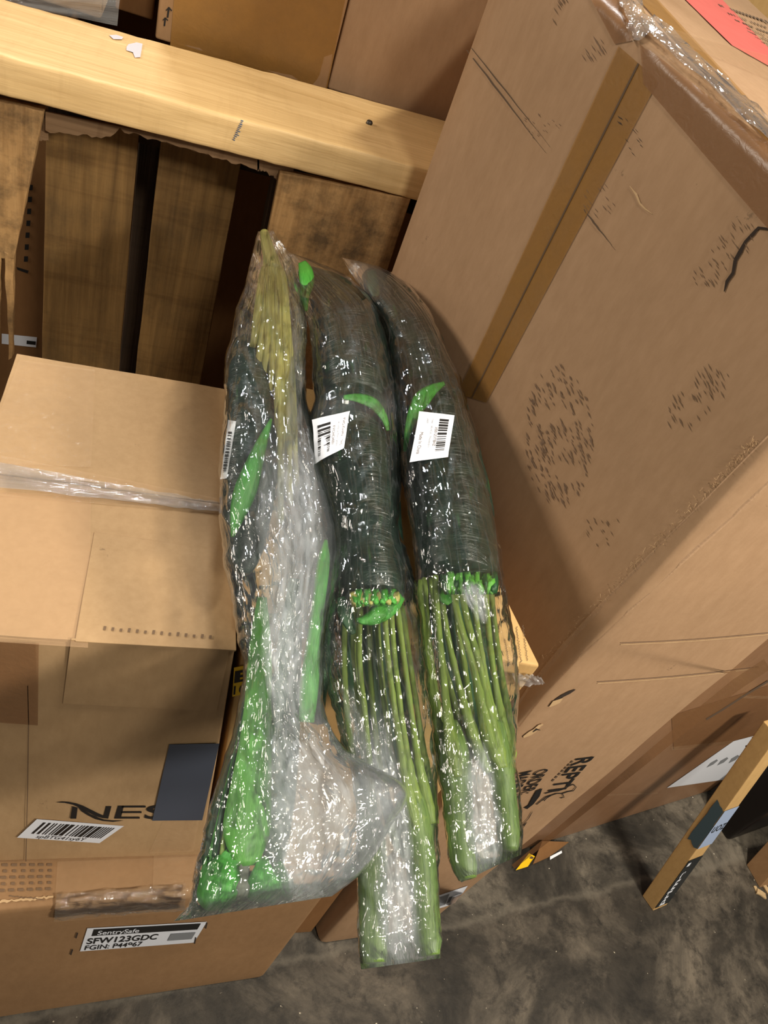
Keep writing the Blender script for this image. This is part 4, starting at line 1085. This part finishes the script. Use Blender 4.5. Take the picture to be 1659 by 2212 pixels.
R1 = [(582, 498), (612, 540), (640, 600), (655, 700), (655, 800), (662, 880), (690, 980), (712, 1070), (735, 1170), (724, 1260), (700, 1350), (692, 1440), (696, 1530), (742, 1620), (868, 1700), (830, 1800), (772, 1890), (708, 1936)]
H1 = [(0.008,), (0.02,), (0.036,), (0.042,), (0.046,), (0.048,), (0.048,), (0.046,), (0.044,), (0.040,), (0.034,), (0.032,), (0.032,), (0.034,), (0.036,), (0.034,), (0.026,), (0.003,)]
bag1, bag1_t = bag('plastic_bag', L1, R1, H1, b1, hz1, 330, 120, 0.0042, 1, lift=lambda px, py: 0.02 * clamp((px - 690) / 90) * clamp((py - 1500) / 100))
fold('film_fold', [(634, 930, 26, 0.046), (640, 1040, 46, 0.05), (646, 1160, 52, 0.05), (630, 1290, 52, 0.046), (616, 1400, 52, 0.042), (618, 1500, 40, 0.036), (640, 1600, 40, 0.034)], b1, 0.34, 0.004, 80, 18, 2)
fold('film_fold', [(590, 960, 20, 0.046), (590, 1080, 34, 0.048), (596, 1200, 40, 0.048), (600, 1330, 36, 0.044), (600, 1460, 26, 0.036), (598, 1560, 20, 0.034)], b1, 0.22, 0.003, 70, 12, 5)
fold('film_fold', [(610, 1540, 34, 0.030), (645, 1620, 72, 0.030), (672, 1700, 110, 0.028), (676, 1780, 112, 0.024), (676, 1850, 96, 0.02), (664, 1910, 60, 0.012), (660, 1936, 44, 0.006)], b1, 0.5, 0.007, 70, 30, 8)
fold('film_fold', [(640, 570, 12, 0.014), (646, 700, 12, 0.02), (636, 850, 16, 0.036), (640, 960, 20, 0.044)], b1, 0.2, 0.002, 40, 8, 9)

# ---- middle and right bundles
def stems(parent, spec, mat, w=6.5):
    for k, s in enumerate(spec):
        pts = s[:-2]; n0, n1 = s[-2], s[-1]
        m = len(pts)
        pp = [(x, y, (w if i < m - 2 else w * (1.45 if i == m - 2 else 2.3)), lerp(n0, n1, i / (m - 1))) for i, (x, y) in enumerate(pts)]
        pp.append((pts[-1][0] * 2 - pts[-2][0], pts[-1][1] + 60, w * 1.3, n1))
        tube('stem', pp, mat, parent, 26, 8, 0.16, seed=k, node_every=7)
def tag_label(parent, quad, tree, lines, flip, seed, off=0.0045):
    pt_ = Patch(quad, hit_on(tree, lambda px, py: (P(px, py, 0.045), PN.copy())), off)
    pt_.grid('barcode_label', M['white'], parent, 6, 8)
    if flip: pt_.quads('barcode', barcode(17, seed, 0.10, 0.14, 0.42, 0.86, 'v'), M['black'], parent, 0.0006)
    else: pt_.quads('barcode', barcode(17, seed, 0.56, 0.12, 0.84, 0.84, 'v'), M['black'], parent, 0.0006)
    for body, u, v, ln, hh in lines:
        pt_.text('label_text', body, (u, v), (0.0, ln), (hh, 0.0), M['grey_print'] if hh < 0.075 else M['ink_soft'], parent, 0.0006)

b2 = thing('plant_bundle', P(830, 1430, -0.045), 'middle bagged bundle, dark leaf roll with a tilted white barcode label, longest of three', 'plant bundle', 'bagged artificial plant bundles')
tube('leaf_roll', [(652, 584, 14, -0.004), (680, 606, 32, -0.004), (718, 640, 52, 0), (745, 690, 68, 0), (758, 745, 76, 0), (764, 800, 80, 0), (766, 846, 78, 0), (768, 872, 70, 0)], M['roll'], b2, 36, 30, 0, 0.85, 0.05, 5)
tube('leaf_roll', [(764, 868, 70, 0), (764, 890, 80, 0), (768, 960, 84, 0), (780, 1050, 82, 0), (792, 1140, 78, 0), (800, 1220, 76, 0), (806, 1276, 72, 0), (808, 1292, 64, 0)], M['roll'], b2, 40, 30, 0, 0.85, 0.05, 6)
leaf('leaf', [(652, 566, 8, 0.022), (660, 586, 15, 0.03), (663, 612, 15, 0.028), (658, 640, 10, 0.02), (660, 672, 4, 0.012)], M['leaf'], b2)
leaf('leaf', [(742, 858, 4, 0.043), (776, 860, 10, 0.046), (806, 872, 12, 0.046), (828, 900, 8, 0.04), (838, 930, 3, 0.034)], M['leaf'], b2)
leaf('leaf', [(866, 1285, 12, 0.030), (846, 1302, 22, 0.036), (822, 1322, 22, 0.036), (796, 1338, 14, 0.034), (770, 1340, 4, 0.03)], M['leaf'], b2, 16, 6, 0.4, 0.004, 4)
leaf('leaf', [(736, 1290, 8, 0.02), (744, 1320, 16, 0.024), (756, 1350, 12, 0.022), (764, 1370, 4, 0.02)], M['leaf_dark'], b2)
for k in range(16):
    a = k / 15
    leaf('leaf', [(762 + 92 * a, 1278 + 6 * math.sin(k * 2.1), 7, 0.036), (764 + 92 * a, 1296 + 5 * math.sin(k * 3.3), 8, 0.042), (766 + 88 * a, 1312 - 8 * a, 4, 0.036)], M['leaf'] if k % 3 else M['stem_pale'], b2, 6, 3, 0.6, 0.005, k)
stems(b2, [((768, 1290), (764, 1400), (778, 1550), (792, 1690), (796, 1790), -0.01, -0.006), ((780, 1290), (776, 1420), (790, 1560), (800, 1690), (802, 1790), 0.006, 0.0),
           ((748, 1290), (744, 1420), (752, 1560), (774, 1700), (788, 1800), -0.012, -0.012), ((828, 1290), (838, 1420), (852, 1530), (868, 1640), (884, 1730), 0.022, 0.014),
           ((842, 1290), (852, 1420), (866, 1540), (882, 1650), (900, 1740), 0.02, 0.012), ((856, 1300), (872, 1420), (888, 1540), (902, 1640), (918, 1720), 0.016, 0.01),
           ((868, 1310), (884, 1420), (902, 1540), (916, 1640), (928, 1720), 0.004, 0.0), ((812, 1290), (820, 1420), (836, 1560), (856, 1680), (876, 1780), 0.004, 0.0),
           ((796, 1290), (800, 1420), (806, 1540), (824, 1680), (850, 1790), -0.014, -0.01)], M['stem'])
tube('stalk', [(870, 1670, 12, 0.008), (890, 1740, 30, 0.006), (900, 1800, 31, 0.004), (910, 1870, 30, 0.002), (918, 1960, 28, 0.0), (924, 2030, 26, 0.0), (928, 2064, 20, 0.0)], M['stalk'], b2, 34, 16, 0.05, node_every=9)
tube('stalk', [(920, 1660, 10, 0.0), (922, 1720, 18, 0.0), (916, 1790, 22, 0.0), (912, 1850, 24, 0.0)], M['stalk'], b2, 20, 14, 0.05)
tube('stalk', [(790, 1740, 16, -0.006), (800, 1800, 28, -0.004), (804, 1870, 29, -0.002), (806, 1950, 28, 0.0), (808, 2020, 27, 0.0), (810, 2080, 22, 0.0)], M['stalk'], b2, 30, 16, 0.05, node_every=9)
leaf('leaf', [(790, 1300, 60, -0.024), (810, 1450, 64, -0.024), (835, 1600, 60, -0.024), (845, 1700, 40, -0.02)], M['leaf_dark'], b2, 20, 8, 0.2)  # dark backing added so the gaps between stems look shaded
def hz2(px, py, sn):
    h = 0.010 if sn > 0 else 0.02
    h += 0.10 * math.exp(-((px - (820 + (py - 1700) * 0.1)) / 60) ** 2) * clamp((py - 1500) / 150)
    h += 0.10 * math.exp(-((px - 860) / 36) ** 2) * clamp((py - 1840) / 80)
    h += 0.05 * math.exp(-((py - 880) / 26) ** 2)
    return h
L2 = [(604, 536), (640, 640), (672, 700), (680, 770), (682, 860), (674, 930), (690, 1010), (716, 1090), (724, 1190), (712, 1290), (705, 1390), (716, 1490), (742, 1590), (766, 1690), (776, 1800), (778, 1920), (782, 2030), (786, 2094)]
R2 = [(640, 552), (735, 590), (790, 640), (822, 710), (842, 790), (855, 860), (860, 950), (860, 1050), (858, 1140), (882, 1220), (902, 1310), (918, 1420), (928, 1540), (938, 1660), (941, 1780), (941, 1890), (946, 2000), (946, 2070)]
H2 = [(0.006,), (0.03,), (0.046,), (0.052,), (0.055,), (0.05,), (0.054,), (0.05,), (0.048,), (0.045,), (0.038,), (0.034,), (0.031,), (0.028,), (0.025,), (0.022,), (0.018,), (0.003,)]
bag2, bag2_t = bag('plastic_bag', L2, R2, H2, b2, hz2, 330, 100, 0.0034, 12)
fold('film_fold', [(820, 1560, 20, 0.026), (832, 1680, 34, 0.024), (850, 1780, 40, 0.02), (858, 1880, 38, 0.016), (862, 1980, 40, 0.012), (866, 2060, 48, 0.004)], b2, 0.5, 0.005, 60, 16, 15)
fold('film_fold', [(748, 1480, 14, 0.018), (776, 1600, 20, 0.02), (806, 1720, 30, 0.022), (824, 1800, 26, 0.018)], b2, 0.26, 0.004, 40, 10, 16)
tag_label(b2, [(681, 911), (753, 893), (742, 975), (690, 1003)], bag2_t, [('FVG,CHPN', 0.80, 0.14, 0.42, 0.085), ('7AC', 0.80, 0.68, 0.16, 0.085), ('Artificial Plant Snake', 0.64, 0.18, 0.62, 0.06), ('FVCHCHE01', 0.48, 0.24, 0.46, 0.08)], True, 11)

b3 = thing('plant_bundle', P(1010, 1430, -0.045), 'rightmost bagged bundle beside the tall carton, upright white barcode label, bare stems below', 'plant bundle', 'bagged artificial plant bundles')
tube('leaf_roll', [(796, 590, 18, -0.004), (822, 618, 36, -0.004), (856, 660, 50, 0), (884, 710, 58, 0), (906, 760, 60, 0), (922, 810, 62, 0), (932, 850, 62, 0)], M['roll'], b3, 32, 28, 0, 0.85, 0.05, 8)
tube('leaf_roll', [(932, 838, 56, 0), (938, 870, 70, 0), (948, 930, 78, 0), (962, 1000, 84, 0), (976, 1080, 88, 0), (986, 1160, 88, 0), (992, 1220, 86, 0), (994, 1248, 80, 0)], M['roll'], b3, 40, 30, 0, 0.85, 0.04, 9)
leaf('leaf', [(960, 828, 4, 0.042), (934, 842, 12, 0.046), (912, 862, 18, 0.046), (896, 890, 14, 0.042), (882, 930, 8, 0.036), (874, 975, 3, 0.028)], M['leaf'], b3)
leaf('leaf', [(800, 584, 10, 0.014), (806, 612, 14, 0.016), (812, 640, 8, 0.012)], M['leaf_dark'], b3, 10, 4)
leaf('leaf', [(950, 1272, 8, 0.02), (962, 1290, 14, 0.022), (972, 1304, 6, 0.02)], M['leaf'], b3, 10, 4)
for k in range(16):
    a = k / 15
    leaf('leaf', [(958 + 108 * a, 1240 + 5 * math.sin(k * 2.4), 7, 0.036), (962 + 106 * a, 1262 + 5 * math.sin(k * 3.1), 9, 0.042), (966 + 102 * a, 1284, 4, 0.036)], M['leaf_pale'] if k % 3 else M['leaf_dark'], b3, 6, 3, 0.6, 0.005, k + 30)
stems(b3, [((908, 1255), (912, 1330), (926, 1440), (944, 1560), (962, 1630), 0.0, 0.0), ((916, 1250), (922, 1340), (934, 1450), (950, 1560), (968, 1640), -0.012, -0.01),
           ((940, 1245), (946, 1340), (956, 1440), (966, 1540), (978, 1620), 0.02, 0.016), ((948, 1260), (966, 1370), (984, 1450), (1004, 1530), (1030, 1610), 0.014, 0.008),
           ((972, 1250), (992, 1340), (1014, 1410), (1034, 1490), (1058, 1600), 0.02, 0.016), ((992, 1250), (1010, 1340), (1034, 1430), (1052, 1520), (1070, 1600), 0.024, 0.016),
           ((1020, 1260), (1030, 1350), (1044, 1440), (1060, 1530), (1078, 1610), 0.01, 0.008), ((1046, 1260), (1054, 1350), (1064, 1440), (1078, 1530), (1092, 1610), 0.006, 0.0),
           ((1058, 1260), (1068, 1350), (1080, 1440), (1092, 1520), (1098, 1600), -0.006, -0.006), ((930, 1250), (950, 1400), (976, 1500), (992, 1560), (1000, 1630), -0.012, -0.01),
           ((980, 1250), (990, 1360), (1006, 1460), (1014, 1540), (1008, 1620), -0.014, -0.012)], M['stem'], 7)
tube('stalk', [(972, 1560, 16, 0.008), (978, 1610, 30, 0.008), (984, 1660, 32, 0.006), (988, 1730, 31, 0.004), (994, 1800, 29, 0.002), (1002, 1860, 27, 0.0), (1010, 1898, 18, 0.0)], M['stalk'], b3, 32, 16, 0.05, node_every=8)
tube('stalk', [(1070, 1560, 16, 0.012), (1076, 1620, 25, 0.01), (1084, 1680, 26, 0.006), (1092, 1740, 24, 0.002), (1098, 1800, 23, 0.0), (1102, 1836, 16, 0.0)], M['stalk'], b3, 28, 16, 0.05, node_every=8)
leaf('leaf', [(986, 1255, 62, -0.026), (1000, 1370, 66, -0.026), (1010, 1480, 62, -0.024), (1015, 1590, 44, -0.02)], M['leaf_dark'], b3, 20, 8, 0.2)  # added dark sheet behind the stems, stands in for shade in the gaps
def hz3(px, py, sn):
    h = 0.008 if sn > 0 else 0.02
    h += 0.13 * math.exp(-((px - (1030 + (py - 1700) * 0.08)) / 34) ** 2) * clamp((py - 1590) / 80)
    h += 0.08 * math.exp(-((px - 800) / 40) ** 2) * math.exp(-((py - 600) / 50) ** 2)
    return h
L3 = [(744, 556), (790, 630), (838, 700), (850, 780), (856, 860), (862, 940), (872, 1020), (888, 1110), (898, 1190), (904, 1260), (912, 1340), (922, 1430), (936, 1530), (944, 1620), (958, 1710), (970, 1800), (982, 1870), (1004, 1906)]
R3 = [(808, 574), (868, 606), (918, 670), (958, 740), (990, 820), (1008, 880), (1028, 960), (1048, 1050), (1064, 1130), (1078, 1200), (1088, 1280), (1104, 1370), (1114, 1460), (1112, 1540), (1108, 1620), (1116, 1710), (1124, 1790), (1116, 1846)]
H3 = [(0.006,), (0.026,), (0.04,), (0.044,), (0.046,), (0.05,), (0.054,), (0.055,), (0.055,), (0.05,), (0.042,), (0.038,), (0.034,), (0.031,), (0.027,), (0.023,), (0.018,), (0.003,)]
bag3, bag3_t = bag('plastic_bag', L3, R3, H3, b3, hz3, 330, 100, 0.0032, 25)
fold('film_fold', [(1036, 1600, 14, 0.022), (1038, 1680, 30, 0.02), (1044, 1760, 36, 0.016), (1048, 1830, 38, 0.01), (1050, 1868, 30, 0.004)], b3, 0.52, 0.005, 50, 14, 28)
fold('film_fold', [(1016, 1256, 20, 0.046), (1026, 1290, 26, 0.046), (1036, 1322, 20, 0.044), (1042, 1348, 12, 0.04)], b3, 0.34, 0.004, 24, 10, 29)
tag_label(b3, [(904, 895), (977, 903), (964, 993), (889, 1004)], bag3_t, [('X001Z3TBHZ', 0.46, 0.30, 0.42, 0.08), ('New - 6ft(HCA), Philodendro', 0.34, 0.14, 0.60, 0.06), ('pack', 0.22, 0.14, 0.10, 0.06), ('Made In China', 0.10, 0.42, 0.44, 0.08)], False, 12)
# label seen edge-on on the left bundle
pt_ = Patch([(494, 908), (511, 911), (491, 1034), (477, 1036)], lambda px, py: (P(px, py, 0.026 + (px - 480) * 0.0002), V3(-0.6, -0.3, 0.7).normalized()), 0.001)
pt_.grid('barcode_label', M['white'], b1, 3, 6)
pt_.quads('barcode', barcode(17, 13, 0.25, 0.16, 0.75, 0.86, 'v'), M['black'], b1, 0.0008)
